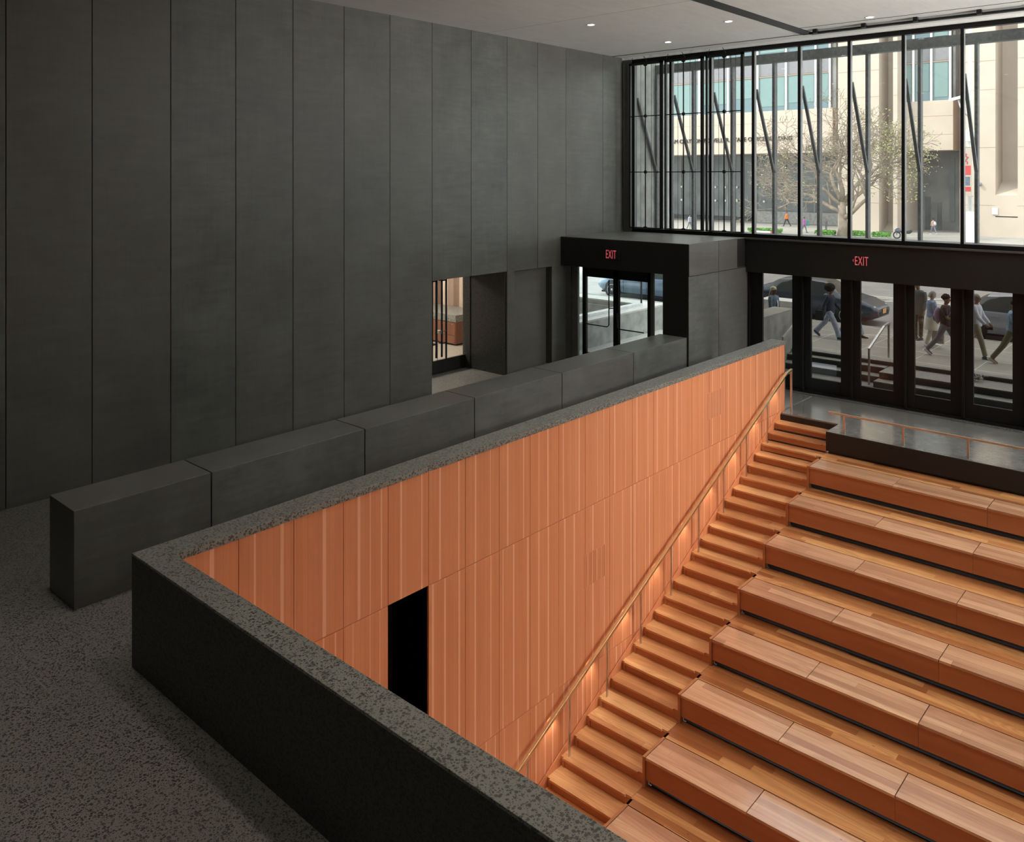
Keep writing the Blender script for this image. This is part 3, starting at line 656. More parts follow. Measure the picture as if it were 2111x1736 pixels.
NT_ = 9
names = ['topmost bleacher bench, just below the landing edge', 'second bleacher bench down from the landing', 'third bleacher bench down from the landing', 'fourth bleacher bench down from the landing', 'fifth bleacher bench down from the landing, at mid picture height',
         'sixth bleacher bench down from the landing', 'seventh bleacher bench down, whose left end shows near the bottom', 'eighth bleacher bench down, cut by the foreground parapet', 'lowest bleacher bench']
SEAT0 = -6.74
for k in range(1, NT_+1):
    z = -0.456*k; yf = 17.57-PITCH*k           # front face of this tier
    yb = yf+PITCH if k > 1 else 17.6
    xo = XS1
    lab = 'long timber ' + names[k-1]
    t_ = thing('bleacher_bench', lab, 'bench', (xo, yf, z), 0, 'stepped timber benches')
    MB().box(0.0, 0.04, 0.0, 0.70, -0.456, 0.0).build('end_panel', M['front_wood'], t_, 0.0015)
    j0 = 0.047; first = True; xx = j0; ln_ = 1.60; cnt = 0
    while xx < XR-xo-0.1:
        x2 = min(xx+ln_, XR-xo)
        MB().box(xx+0.006, x2-0.006, 0.004, 0.556, -0.038, -0.0005).build('seat', M['seat_wood'], t_, 0.002)
        xx = x2; cnt += 1
    MB().box(0.042, XR-xo, 0.562, 0.572, -0.05, -0.012).box(0.042, XR-xo, 0.02, 0.55, -0.06, -0.04).box(0.042, XR-xo, 0.12, 0.16, -0.456, -0.06).build('shadow_gap', M['black_soft'], t_)
    xx = 0.042
    while xx < XR-xo-0.1:
        x2 = min(xx+3.2, XR-xo)
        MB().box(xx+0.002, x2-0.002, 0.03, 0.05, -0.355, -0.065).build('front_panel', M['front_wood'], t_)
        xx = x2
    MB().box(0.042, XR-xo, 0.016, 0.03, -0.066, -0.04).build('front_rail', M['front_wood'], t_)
    d_ = MB().box(xo+0.001, XR, yf+0.573, yb+0.10, z-0.03, z).build('deck_boards', M['deck_wood']); d_['kind'] = 'structure'; d_.name = 'floor_tier_%d' % k
    d_['label'] = 'strip of timber deck behind a bleacher bench'
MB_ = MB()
for k in range(1, NT_+1): MB_.box(XS1+0.05, XR, 17.57-PITCH*k+0.17, 17.57-PITCH*k+0.6, -0.456*k-0.62, -0.456*k-0.07)  # added filler that stops light leaking up through the tiers
struct('trim_17', MB_, M['void'], None, 0, 'added black blocks shutting out light under the bleacher benches')
struct('floor_stage', MB().box(XS0, XR, 0, 17.57-PITCH*NT_+0.05, -0.456*(NT_+1)-0.1, -0.456*(NT_+1)), M['deck_wood'], None, 0, 'timber floor at the foot of the bleacher')

# ------------------------------------------------------------------ handrails
hr = thing('handrail', 'brass stair handrail with small lamps under it, along the orange panelled wall', 'handrail', (-7.99, 18.63, 0.0))
HS = 0.444
def rz(Y): return 0.90-HS*(18.37-Y)
pts = [(0, 0, 0.945), (0, -0.24, 0.915)]; 
ye = 8.4
mb = MB().bar((0, 0.02, 0.945), (0, -0.27, 0.905), 0.05, 0.04).bar((0, -0.255, 0.908), (0, ye-18.63, rz(ye)), 0.056, 0.05)
mb.build('rail', M['brass'], hr, 0.004)
MB().box(-0.02, 0.02, -0.02, 0.02, 0.0, 0.93).build('post', M['bronze'], hr)
py = 17.37
while py > 8.6:
    n = math.ceil((18.3-py)/TREAD); zb = -RISE*n
    MB().box(-0.008, 0.008, py-0.02-18.63, py+0.02-18.63, zb, rz(py)-0.02).build('post', M['bronze'], hr)
    py -= PITCH
gy = 17.98
while gy > 8.8:
    z = rz(gy)-0.025
    f_ = MB().cyl((-0.005, gy-18.63, z-0.012), 0.016, 0.014, 'z', 12).build('lamp', M['rail_glow'], hr)
    ld = bpy.data.lights.new('rail_light', 'SPOT'); ld.energy = 7.0; ld.color = (1.0, 0.86, 0.68); ld.shadow_soft_size = 0.015; ld.spot_size = R(88); ld.spot_blend = 0.9
    lo_ = bpy.data.objects.new('rail_light', ld); COL.objects.link(lo_); lo_.parent = hr; lo_.location = (-0.012, gy-18.63, z-0.02)
    lo_.rotation_euler = Vector((-0.30, 0, -0.95)).to_track_quat('-Z', 'Y').to_euler()
    gy -= PITCH-0.01
gr = thing('guard_rail', 'low bronze rail on short posts along the landing edge', 'railing', (-6.783, 17.72, 0.0))
MB().bar((0, 0, 0.385), (15.0, 0, 0.385), 0.045, 0.04).build('rail', M['bronze'], gr, 0.004)
x = 0.33
while x < 14.9:
    p_ = MB().box(x-0.02, x+0.02, -0.012, 0.012, 0.02, 0.366).build('post', M['bronze'], gr)
    MB().box(x-0.022, x+0.022, -0.02, 0.02, 0.0, 0.02).build('foot', M['steel'], p_)
    x += 1.174

# ------------------------------------------------------------------ ceiling lights
def ceiling_light(x, y, label, e=25.0, vis=True, col=(1, 0.9, 0.78), grp=None, cone=84):
    t_ = thing('ceiling_light', label, 'ceiling light', (x, y, ZC), 0, grp)
    MB().tube([(0, 0, -0.006), (0, 0, 0.0)], [0.095, 0.10], 20).build('trim_ring', M['white_paint'], t_)
    MB().cyl((0, 0, -0.008), 0.075, 0.003, 'z', 20).build('lens', M['lamp_glow'], t_)
    ld = bpy.data.lights.new('downlight', 'SPOT'); ld.energy = e; ld.color = col; ld.shadow_soft_size = 0.25; ld.spot_size = R(cone if e > 100 else 64); ld.spot_blend = 1.0
    lo_ = bpy.data.objects.new('downlight', ld); COL.objects.link(lo_); lo_.parent = t_; lo_.location = (0, 0, -0.03)
ceiling_light(-11.33, 15.4, 'round recessed ceiling light nearest the dark panel wall, further from the window', 90)
ceiling_light(-11.30, 18.7, 'small round recessed ceiling light above the vestibule, closest to the window corner', 90)
ceiling_light(-8.79, 17.11, 'round recessed ceiling light just left of the black ceiling slot', 12)
ceiling_light(-6.27, 18.72, 'unlit-looking round recessed ceiling light right of the black slot', 12)
ordn = ('first', 'second', 'third', 'fourth', 'fifth')
for i, x in enumerate((-6.3, -3.2, -0.1, 3.0, 6.1)):  # unseen downlights added to brighten the bleacher
    for j, y in enumerate((5.5, 9.0, 12.5)):
        ceiling_light(x, y, 'added ceiling light over the bleacher, %s out from the orange wall, in the %s row' % (ordn[i], ('rear', 'middle', 'front')[j]), 230, True, (1, 0.88, 0.74), 'added ceiling lights above the bleacher')
for x, y, lb in ((-10.3, 4.0, 'over the near end of the low dark wall'), (-10.3, 9.0, 'over the middle of the low dark wall'), (-9.5, 0.0, 'behind the camera nearest the panel wall'), (-6.5, 1.0, 'above the floor left of the parapet'), (-3.5, 1.0, 'above the floor right behind the parapet')):  # unseen downlights added to light the lobby floor and low wall
    ceiling_light(x, y, 'added ceiling light '+lb, 190, True, (1, 0.97, 0.9), 'added ceiling lights above the lobby floor', 64)
for k, y in enumerate((8.4, 12.6, 16.8)):  # unseen lamps added on the right wall to brighten the ceiling
    t_ = thing('added_uplight', 'added white wall lamp throwing light up onto the ceiling, '+('rearmost of three', 'middle of three', 'closest to the window')[k], 'wall lamp', (XR, y, 5.6), 0, 'added wall lamps on the right wall')
    MB().prism([(-0.22, 0.0), (0, -0.18), (0, 0.02), (-0.22, 0.02)], 'y', -0.25, 0.25).build('shade', M['white_paint'], t_)
    ld = bpy.data.lights.new('uplight', 'SPOT'); ld.energy = (10, 5200, 10000)[k]; ld.color = (1, 0.985, 0.95); ld.shadow_soft_size = 0.15; ld.spot_size = R(80); ld.spot_blend = 1.0
    lo_ = bpy.data.objects.new('uplight', ld); COL.objects.link(lo_); lo_.parent = t_; lo_.location = (-0.18, 0, 0.12)
    lo_.rotation_euler = Vector((-0.86, 0.12, 0.50)).to_track_quat('-Z', 'Y').to_euler()

for k, (y, ty_, tz_, e_) in enumerate(((18.6, 16.5, -0.4, 3000), (16.0, 12.8, -1.2, 900), (13.0, 9.2, -1.8, 200))):  # unseen spots added to brighten the orange wall and upper benches
    t_ = thing('added_spotlight', 'added white spotlight high on the right wall, '+('closest to the window', 'middle of three', 'rearmost of three')[k], 'wall lamp', (XR, y, 8.2), 0, 'added spotlights on the right wall')
    MB().bar((0, 0, 0), (-0.2, 0, 0), 0.06, 0.06).tube([(-0.2, 0, 0.08), (-0.42, -0.02, -0.04)], 0.09, 16).build('housing', M['white_paint'], t_)
    ld = bpy.data.lights.new('spotlight', 'SPOT'); ld.energy = e_; ld.color = (1, 0.96, 0.9); ld.shadow_soft_size = 0.45; ld.spot_size = R(46); ld.spot_blend = 1.0
    lo_ = bpy.data.objects.new('spotlight', ld); COL.objects.link(lo_); lo_.parent = t_; lo_.location = (-0.5, -0.03, -0.08)
    lo_.rotation_euler = Vector((-8.1-XR, ty_-y, tz_-8.2)).to_track_quat('-Z', 'Y').to_euler()

# ------------------------------------------------------------------ outdoors: steps, walls, street
ZS = 0.45; YE = 23.30; YK = 28.45
struct('floor_entry', MB().box(-9.98, XR+6, 20.76, 23.2, -0.3, 0.0), M['step_tread'], None, 0, 'outdoor paving just outside the doors')
st_ = thing('entrance_steps', 'grey stone steps rising from the street doors to the sidewalk', 'steps', (-9.97, 22.6, 0.0))
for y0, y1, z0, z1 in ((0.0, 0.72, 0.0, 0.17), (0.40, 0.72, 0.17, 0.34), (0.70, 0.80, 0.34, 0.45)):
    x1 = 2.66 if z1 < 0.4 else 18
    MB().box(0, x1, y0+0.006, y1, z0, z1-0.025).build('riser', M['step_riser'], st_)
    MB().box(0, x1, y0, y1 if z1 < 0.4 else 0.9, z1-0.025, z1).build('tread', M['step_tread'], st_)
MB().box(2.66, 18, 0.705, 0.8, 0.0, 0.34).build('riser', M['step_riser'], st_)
tb = thing('seat_steps', 'deep stone terrace steps outside, to the right of the outdoor handrail', 'steps', (-7.29, 22.04, 0.0))
MB().box(0, 14, 0.006, 0.40, 0.0, 0.145).build('riser', M['step_riser'], tb); MB().box(0, 14, 0, 0.41, 0.145, 0.17).build('tread', M['step_tread'], tb)
MB().box(0.02, 14, 0.386, 1.25, 0.17, 0.315).build('riser', M['step_riser'], tb); MB().box(0.015, 14, 0.38, 1.255, 0.315, 0.34).build('tread', M['step_tread'], tb)
struct('floor_sidewalk', MB().box(-60, 40, YE+0.21, YK, 0.1, ZS).box(-60, -10.6, YE, YE+0.21, 0.1, ZS).box(-60, -18.5, 18.6, YE, 0.1, ZS), M['sidewalk'], None, 0, 'grey concrete sidewalk')
mb = MB()
for x in [-16.0+1.52*k for k in range(16)]: mb.box(x-0.007, x+0.007, YE+0.3, YK-0.2, ZS, ZS+0.002)
for y in (YE+0.5, 25.2, 26.8, 28.2): mb.box(-30, 20, y-0.012, y+0.012, ZS, ZS+0.002)
mb.bar((-12.4, 24.0, ZS+0.001), (-8.4, 27.4, ZS+0.001), 0.03, 0.003)
struct('trim_13', mb, M['white_paint'], None, 0, 'pale joint lines in the sidewalk')
struct('floor_road', MB().box(-140, 60, YK, 46, 0.0, 0.30), M['road'], None, 0, 'asphalt street')
struct('trim_14', MB().box(-140, 60, YK-0.15, YK, 0.2, 0.455), M['concrete'], None, 0, 'kerb of the near sidewalk')
mb = MB()
for y, w_ in ((36.4, 0.12), (36.8, 0.12), (43.6, 0.15)): mb.box(-140, 60, y-w_/2, y+w_/2, 0.30, 0.303)
mb.bar((-13, 33.0, 0.302), (-7.2, 41.5, 0.302), 0.12, 0.004)
struct('trim_15', mb, M['white_paint'], None, 0, 'painted lines on the street')
struct('floor_plaza', MB().box(-140, 60, 46, 112, -1.0, -0.40).prism([(46, -0.4), (46, 0.40), (64, -0.4)], 'x', -140, 60), M['plaza'], None, 0, 'sunlit pale paved plaza across the street')
mb = MB()
for x in [-90+2.4*k for k in range(40)]: mb.box(x-0.02, x+0.02, 64, 98, -0.4, -0.397)
for y in [65+2.4*k for k in range(13)]: mb.box(-90, 6, y-0.02, y+0.02, -0.4, -0.397)
struct('trim_16', mb, M['concrete'], None, 0, 'joints in the plaza paving')

lw = thing('planter_wall', 'grey concrete wall beside the entrance steps, its flat top paler', 'wall', (-9.985, 20.95, 0.0))
MB().box(-0.60, 0.0, 0, 2.50, 0.0, 1.545).build('body', M['concrete'], lw); MB().box(-0.605, 0.005, 0, 2.51, 1.545, 1.57).build('coping', M['sidewalk'], lw)
def out_rail(x, label):
    t_ = thing('outdoor_handrail', label, 'handrail', (x, 22.30, 0.0))
    MB().box(-0.022, 0.022, -0.022, 0.022, 0.0, 0.92).build('post', M['steel'], t_); MB().box(-0.022, 0.022, 1.53, 1.575, 0.45, 1.36).build('post', M['steel'], t_)
    MB().bar((0, -0.02, 0.92), (0, 1.20, 1.36), 0.05, 0.05).bar((0, 1.18, 1.36), (0, 1.58, 1.385), 0.05, 0.05).build('rail', M['steel'], t_)
out_rail(-7.48, 'pale steel handrail on the outdoor steps seen through the third door')
out_rail(-9.80, 'pale steel handrail beside the concrete wall, behind the orange wall end')

# vestibule approach: low polished wall, glass balustrade, sunken court
struct('floor_approach', MB().box(-18.5, -10.62, 18.5, YE, 0.15, 0.45).box(-14.4, -10.62, 18.0, 18.5, 0.15, 0.45), M['terrazzo_pale'], None, 0, 'pale speckled paving outside the vestibule doors')
wa = thing('court_wall', 'L-shaped low grey stone wall with a bright polished top outside the vestibule', 'low wall', (-14.35, 18.6, 0.45))
MB().box(-0.85, 0, 0, 5.0, 0, 0.75).box(-4.2, -0.85, 4.4, 5.0, 0.0, 0.75).build('body', M['concrete'], wa)
MB().box(-0.86, 0.01, -0.01, 5.0, 0.75, 0.80).box(-4.2, -0.86, 4.4, 5.0, 0.75, 0.80).build('polished_top', M['terrazzo_pale'], wa)
MB().box(-4.2, -0.86, 4.32, 4.4, -0.3, 0.62).build('rough_face', M['concrete'], wa)
bl = thing('glass_balustrade', 'glass balustrade on a metal shoe standing on the bright low stone wall', 'balustrade', (-14.75, 18.7, 1.25))
MB().box(-0.04, 0.04, 0, 4.1, 0, 0.08).build('base_rail', M['steel'], bl)
MB().box(-0.006, 0.006, 0.02, 2.05, 0.08, 1.35).build('pane', M['glass_clear'], bl); MB().box(-0.006, 0.006, 2.08, 4.05, 0.08, 1.35).build('pane', M['glass_clear'], bl)
for y in (1.05, 4.08): MB().box(-0.02, 0.02, y-0.02, y+0.02, 0.0, 1.5).build('post', M['black_metal'], bl)
struct('floor_court', MB().box(-18.5, -15.2, 18.6, 23.0, -0.5, -0.1), M['step_riser'], None, 0, 'sunken court floor')

# ------------------------------------------------------------------ office building across the street
ob = thing('office_building', 'pale stone state office building with teal-blinded windows across the plaza', 'building', (-40, 92, -0.4))
def ob_box(name, x0, x1, y0, y1, z0, z1, mat, par=None): return MB().box(x0+40, x1+40, y0-92, y1-92, z0+0.4, z1+0.4).build(name, M[mat], par or ob)
def xat(px, Y):
    r = (px-1055.5)/1717.0; return Y/(C_+S_*r)*(-S_+C_*r)
def zat(px, py, Y):
    r = (px-1055.5)/1717.0; d = Y/(C_+S_*r); return CAMZ-d*(py-364)/1717.0
XF1 = xat(1716, 92); XF2a, XF2b = xat(1845, 92), xat(1961, 92)
P1a, P1b = xat(1736, 92), xat(1848, 92)
ob_box('fascia', -95, XF1, 92, 96, 8.1, 13.0, 'limestone')
ob_box('fascia_return', XF1, XF1+0.04, 92, 97.5, 8.1, 13.0, 'limestone_trim')
ob_box('fascia', P1b-0.4, XF2b, 92.6, 96, 8.1, 13.2, 'limestone')
ob_box('fascia_return', XF2b, XF2b+0.04, 92.6, 97.5, 8.1, 13.2, 'limestone_trim')
for z in (11.6, 9.7):
    ob_box('stone_joint', -95, XF1, 91.985, 92.0, z, z+0.03, 'limestone_trim'); ob_box('stone_joint', P1b-0.4, XF2b, 92.585, 92.6, z, z+0.03, 'limestone_trim')
# pillars: tall slabs with a tapering shaded niche
def pillar(xa, xb, n0, n1, zn):
    MB().box(xa+40, n0+40, -1.2, 6, 0, 45).box(n1+40, xb+40, -1.2, 6, 0, 45).box(n0+40, n1+40, -1.2, 6, 0, zn+0.4-2.0).box(n0+40, n1+40, 1.8, 6, zn-2, 45).prism([(-1.2, zn-1.7), (-1.2, zn+0.4), (1.8, zn+1.8), (1.8, zn-1.7)], 'x', n0+40, n1+40).build('pillar', M['limestone'], ob)
    mb = MB()
    for z in (3.0, 8.6, 14.2, 17.0, 22.6): mb.box(xa+40, n0+40, -1.215, -1.2, z, z+0.04); mb.box(n1+40, xb+40, -1.215, -1.2, z, z+0.04)
    mb.build('stone_joints', M['limestone_trim'], ob)
pillar(P1a, xat(1850, 90.8), xat(1812, 90.8), xat(1841, 90.8), -1.0)
p2a = xat(1987, 90.8); pillar(p2a, 2.0, xat(2052, 90.8), xat(2098, 90.8), 3.6)
ob_box('pillar_side', XF1+0.05, P1a, 94, 99, -0.4, 45, 'limestone')
ob_box('pillar_side', XF2b+0.05, p2a, 95, 99, -0.4, 45, 'limestone')
# window bands above each fascia
def windows(xs, z0, Yg, first):
    for i in range(len(xs)-1):
        a, b = xs[i], xs[i+1]
        for r_, (za, zb, kind) in enumerate(((z0, z0+4.1, 'g'), (z0+4.1, z0+6.3, 's'), (z0+6.3, z0+10.4, 'g'), (z0+10.4, z0+12.6, 's'), (z0+12.6, z0+16.7, 'g'))):
            if kind == 's': ob_box('spandrel', a+0.12, b-0.12, Yg, Yg+0.1, za+0.08, zb-0.08, 'spandrel')
            else:
                g_ = ob_box('window', a+0.12, b-0.12, Yg, Yg+0.1, za, zb, 'far_glass')
                cut = (0.22, 0.15, 0.42, 0.3, 0.1, 0.26)[(i*5+r_*3) % 6]
                ob_box('blind', a+0.25, b-0.25, Yg-0.05, Yg-0.01, za+(zb-za)*cut, zb-0.1, 'blind', g_)
        ob_box('window_mullion', b-0.10, b+0.10, Yg-0.25, Yg, z0, z0+17, 'white_paint')
    ob_box('transom', xs[0], xs[-1], Yg-0.12, Yg, z0+4.02, z0+4.14, 'limestone_trim'); ob_box('transom', xs[0], xs[-1], Yg-0.12, Yg, z0+6.22, z0+6.34, 'limestone_trim')
xs1 = [xat(p, 93) for p in (1700-60.5*9+9, 1210+0, 1268, 1326, 1384, 1443, 1502, 1563, 1621.5, 1682.5, 1712)]
xs1 = [xat(p, 93) for p in (1268, 1326, 1384, 1443, 1502, 1563, 1621.5, 1682.5, 1712)]
windows(xs1, 13.0, 93, 0)
windows([xat(p, 93.4) for p in (1848, 1884, 1921, 1960)], 13.2, 93.4, 0)
ob_box('window_reveal', XF1-0.4, XF1+0.04, 93.0, 97, 13.0, 45, 'far_grey')
ob_box('window_reveal', XF2b-0.2, XF2b+0.04, 93.4, 97, 13.2, 45, 'far_grey')
ob_box('top_wall', -95, 3, 94, 98, 29.5, 45, 'limestone')
ob_box('back_wall', -95, 3, 103.0, 103.5, -0.4, 13, 'far_dark'); ob_box('soffit', -95, 3, 96, 103.5, 8.1, 8.4, 'far_grey'); ob_box('block_up', -95, 3, 97.6, 103, 8.4, 45, 'far_grey')
ob_box('plinth', xat(1560, 100), XF1+2, 100, 100.6, -0.4, 1.0, 'concrete'); 
for px in (1404, 1450, 1500, 1560, 1620, 1680): x = xat(px, 101); ob_box('lobby_mullion', x-0.12, x+0.12, 100.9, 101, 0.2, 8.1, 'far_grey')
ob_box('lobby_glass', -90, XF1+3, 101, 101.1, 0.2, 8.1, 'far_dark')
ob_box('entry_wall', xat(1853, 98), p2a, 98, 98.4, -0.4, 8.1, 'far_grey')
for px0, px1, za, zb in ((1907, 1918, -0.4, 3.2), (1932, 1941, -0.4, 2.6), (1957, 1968, 0.6, 7.4)): ob_box('entry_opening', xat(px0, 97.9), xat(px1, 97.9), 97.9, 98, za, zb, 'far_dark')
for px in (1405, 1475, 1495, 1519, 1575): 
    for z in (2.6, 4.4):
        MB().ell((xat(px, 100.8)+40, 8.8, z), (0.16, 0.1, 0.16), 8, 6).build('lobby_lamp', M['white_paint'], ob)
o_, wd = text_mesh('lettering', 'ADAM CLAYTON POWELL JR. STATE OFFICE BUILDING', 0.72, M['black_soft'], ob, (0, -0.06, 0), (R(90), 0, 0), 1, 0.05, 'RIGHT', 1.0)
xr_ = xat(1634, 92); xl_ = xat(1399, 92)     # "CLAYTON" starts at the left point
frac = 1-5/45.0
sx_ = 1.0
o_.location = (xr_+40, -0.06, 9.80+0.4-0.25); o_['sx'] = 1
me = o_.data; wtot = max(v.co.x for v in me.vertices)-min(v.co.x for v in me.vertices); o_.scale = ((xr_-xl_)/0.885/wtot, 1, 1)
o_, wd = text_mesh('lettering', '163', 0.85, M['black_soft'], ob, (xat(1660, 92)+40, -0.06, zat(1665, 311, 92)+0.4), (R(90), 0, 0), 1.0, 0.05)
o_.scale = (abs(xat(1671.5, 92)-xat(1660, 92))/wd, 1, 1)
ob_box('wall_notice', xat(2045, 90.75), xat(2057, 90.75), 90.70, 90.78, 1.75, 2.4, 'white_paint')
MB().ell((xat(2021, 90.6)+40, -1.4, zat(2021, 380, 90.6)+0.4), (0.16, 0.16, 0.2), 8, 6).build('security_camera', M['far_grey'], ob)

# ------------------------------------------------------------------ people
plain('skin_dark', (0.12, 0.06, 0.04), 0.5); plain('skin_brown', (0.25, 0.13, 0.085), 0.5); plain('skin_light', (0.52, 0.33, 0.25), 0.5)
plain('hair_black', (0.015, 0.012, 0.011), 0.8, 0, 0.2); plain('hair_grey', (0.30, 0.29, 0.27), 0.8); plain('hair_blonde', (0.50, 0.44, 0.32), 0.8)
plain('afro_hair', (0.035, 0.028, 0.026), 0.95, 0, 0.1, 0.6, 60)
plain('denim', (0.13, 0.17, 0.22), 0.85, 0, 0.2, 0.3, 12); plain('light_denim', (0.23, 0.33, 0.47), 0.85, 0, 0.2, 0.3, 12); plain('pale_denim', (0.36, 0.40, 0.50), 0.85, 0, 0.2, 0.2, 12)
plain('navy_knit', (0.035, 0.042, 0.065), 0.9); plain('grey_jacket', (0.13, 0.135, 0.13), 0.85); plain('black_cloth', (0.022, 0.022, 0.022), 0.9); plain('white_knit', (0.52, 0.54, 0.62), 0.9)
plain('khaki', (0.23, 0.22, 0.15), 0.9); plain('olive', (0.13, 0.135, 0.085), 0.9); plain('grey_trousers', (0.17, 0.175, 0.21), 0.9); plain('cream', (0.55, 0.51, 0.43), 0.9); plain('white_shoe', (0.72, 0.73, 0.75), 0.6)
plain('navy_shoe', (0.05, 0.09, 0.17), 0.7); plain('dark_shoe', (0.03, 0.032, 0.038), 0.7); plain('lilac', (0.27, 0.20, 0.30), 0.9); plain('orange_vest', (0.85, 0.22, 0.05), 0.8); plain('magenta', (0.50, 0.12, 0.45), 0.9)
plain('tan', (0.45, 0.30, 0.20), 0.9); plain('tote', (0.42, 0.38, 0.31), 0.95); plain('teal_cloth', (0.06, 0.35, 0.30), 0.9); plain('red_cloth', (0.55, 0.05, 0.05), 0.8); plain('headwrap', (0.58, 0.54, 0.42), 0.9); plain('lip', (0.22, 0.07, 0.06), 0.5); plain('eye', (0.01, 0.01, 0.01), 0.2)
t = NT('camouflage'); v = t.coords(); f = t.noise(v, 11, 2, 0.5); t.base(t.ramp(f, [(0.0, (0.03, 0.03, 0.025)), (0.44, (0.13, 0.12, 0.08)), (0.52, (0.06, 0.055, 0.035)), (0.6, (0.20, 0.17, 0.12))], 'CONSTANT'), 0.9); M['camouflage'] = t.m

def person(label, X, Y, Z, facing, height=1.75, skin='skin_brown', top=None, legs=None, shoes='dark_shoe', hair=('short', 'hair_black'),
           lthigh=(0, 0), rthigh=(0, 0), larm=(0, 10), rarm=(0, 10), lean=0, head=0, skirt=None, short_sleeve=False, near=True, open_jacket=None, shirt_len=0.86, fat=1.0, head_down=0):
    """facing: heading in degrees, 0 = towards +Y, 90 = towards -X. thigh = (forward swing, knee bend); arm = (forward swing, elbow bend)."""
    s = height/1.75
    root = thing('person', label, 'person', (X, Y, Z), R(facing))
    vox = 0.011 if near else 0.03
    def fin(mb, name, mat, parent=root, v_=None, smooth=2):
        o = mb.build(name, M[mat], parent)
        m = o.modifiers.new('merge', 'REMESH'); m.mode = 'VOXEL'; m.voxel_size = v_ or vox; m.use_smooth_shade = True
        if smooth: sm = o.modifiers.new('smooth', 'SMOOTH'); sm.iterations = smooth; sm.factor = 0.5
        return o
    sn = lambda a: math.sin(R(a)); cs = lambda a: math.cos(R(a))
    # legs
    T, K = 0.44*s, 0.42*s
    def leg(sd, th, kb, hipz):
        hip = Vector((sd*0.095*s, 0, hipz)); kn = hip+Vector((sd*0.005, T*sn(th), -T*cs(th))); an = kn+Vector((0, K*sn(th-kb), -K*cs(th-kb))); return hip, kn, an, th-kb
    low = min(leg(-1, *lthigh, 0)[2].z - 0.02*max(0, -(lthigh[0]-lthigh[1]))/20, leg(1, *rthigh, 0)[2].z)
    hipz = -low+0.085*s
    L = leg(-1, *lthigh, hipz); Rr = leg(1, *rthigh, hipz)
    pel = Vector((0, 0, hipz))
    up = Vector((0, sn(lean), cs(lean)))
    def tp(h, dy=0): return pel+up*(h*s)+Vector((0, dy*s, 0))
    torso = [(tp(-0.06), 0.150, 0.105), (tp(0.02), 0.165, 0.115), (tp(0.13), 0.150, 0.100), (tp(0.28), 0.158, 0.108), (tp(0.40), 0.178, 0.115), (tp(0.47), 0.170, 0.095), (tp(0.515), 0.095, 0.07)]
    torso = [(p, a*s*fat, b*s*(fat**0.5)) for p, a, b in torso]
    neck = tp(0.53); hd = tp(0.665, 0.015) + Vector((0, sn(head_down)*0.05*s, -0.01*s*abs(sn(head_down))))
    body = MB()
    body.tube([p for p, a, b in torso], [(a, b) for p, a, b in torso], 16, (1, 0, 0))
    body.tube([tp(0.48), hd+Vector((0, 0, -0.04*s))], [0.058*s, 0.05*s], 12)
    for hip, kn, an, ang in (L, Rr):
        body.tube([hip, hip.lerp(kn, 0.5), kn, kn.lerp(an, 0.3), kn.lerp(an, 0.7), an], [0.082*s, 0.07*s, 0.052*s, 0.055*s, 0.042*s, 0.034*s], 12, (1, 0, 0))
        tilt = min(0, ang)*0.7
        body.tube([an+Vector((0, -0.05*s, -0.045*s)), an+Vector((0, 0.04*s, -0.05*s)), an+Vector((0, 0.15*s*cs(tilt), -0.06*s+0.15*s*sn(tilt)*(1 if tilt < 0 else 0)))], [0.032*s, 0.036*s, 0.024*s], 10, (1, 0, 0))
    hands = []
    arms = []
    for sd, (sw, eb) in ((-1, larm), (1, rarm)):
        sh = tp(0.455)+Vector((sd*0.185*s*fat, 0, 0)); U, Fo = 0.28*s, 0.25*s
        el = sh+Vector((sd*0.03*s, U*sn(sw), -U*cs(sw))); wr = el+Vector((-sd*0.005, Fo*sn(sw+eb), -Fo*cs(sw+eb)))
        arms.append((sh, el, wr)); d_ = (wr-el).normalized()
        body.tube([sh+Vector((-sd*0.03, 0, 0.005)), sh.lerp(el, 0.3), el, el.lerp(wr, 0.35), wr], [0.052*s, 0.046*s, 0.037*s, 0.036*s, 0.024*s], 10)
        side = Vector((1, 0, 0)); nrm = d_.cross(side).normalized()
        palm = wr+d_*0.045*s
        body.tube([wr, wr+d_*0.04*s, wr+d_*0.085*s], [(0.016*s, 0.024*s), (0.017*s, 0.038*s), (0.015*s, 0.040*s)], 10, side)
        for i_, (o_, ln) in enumerate(((-0.030, 0.058), (-0.010, 0.072), (0.010, 0.078), (0.030, 0.070))):
            b0 = wr+d_*0.075*s+nrm*(o_*s); cu = -sd*0.3
            b1 = b0+(d_*0.9+side*cu*0.5).normalized()*(ln*0.5*s); b2 = b1+(d_*0.6+side*cu*2.2).normalized()*(ln*0.5*s)
            body.tube([b0, b1, b2], [0.0095*s, 0.009*s, 0.0075*s], 7)
        b0 = wr+d_*0.03*s+nrm*(0.03*s); b1 = b0+(d_*0.6+nrm*0.8).normalized()*0.03*s; b2 = b1+(d_*0.95+nrm*0.2).normalized()*0.03*s
        body.tube([b0, b1, b2], [0.011*s, 0.010*s, 0.008*s], 7)
        hands.append(wr+d_*0.11*s)
    # head with jaw, nose, ears
    mt = Matrix.Rotation(R(head), 3, 'Z') @ Matrix.Rotation(-R(head_down), 3, 'X')
    H_ = lambda x, y, z: hd + mt @ Vector((x*s, y*s, z*s))
    body.ell(H_(0, 0, 0.03), (0.073*s, 0.092*s, 0.095*s), 14, 10, mt)
    body.ell(H_(0, 0.022, -0.045), (0.054*s, 0.066*s, 0.062*s), 12, 8, mt)
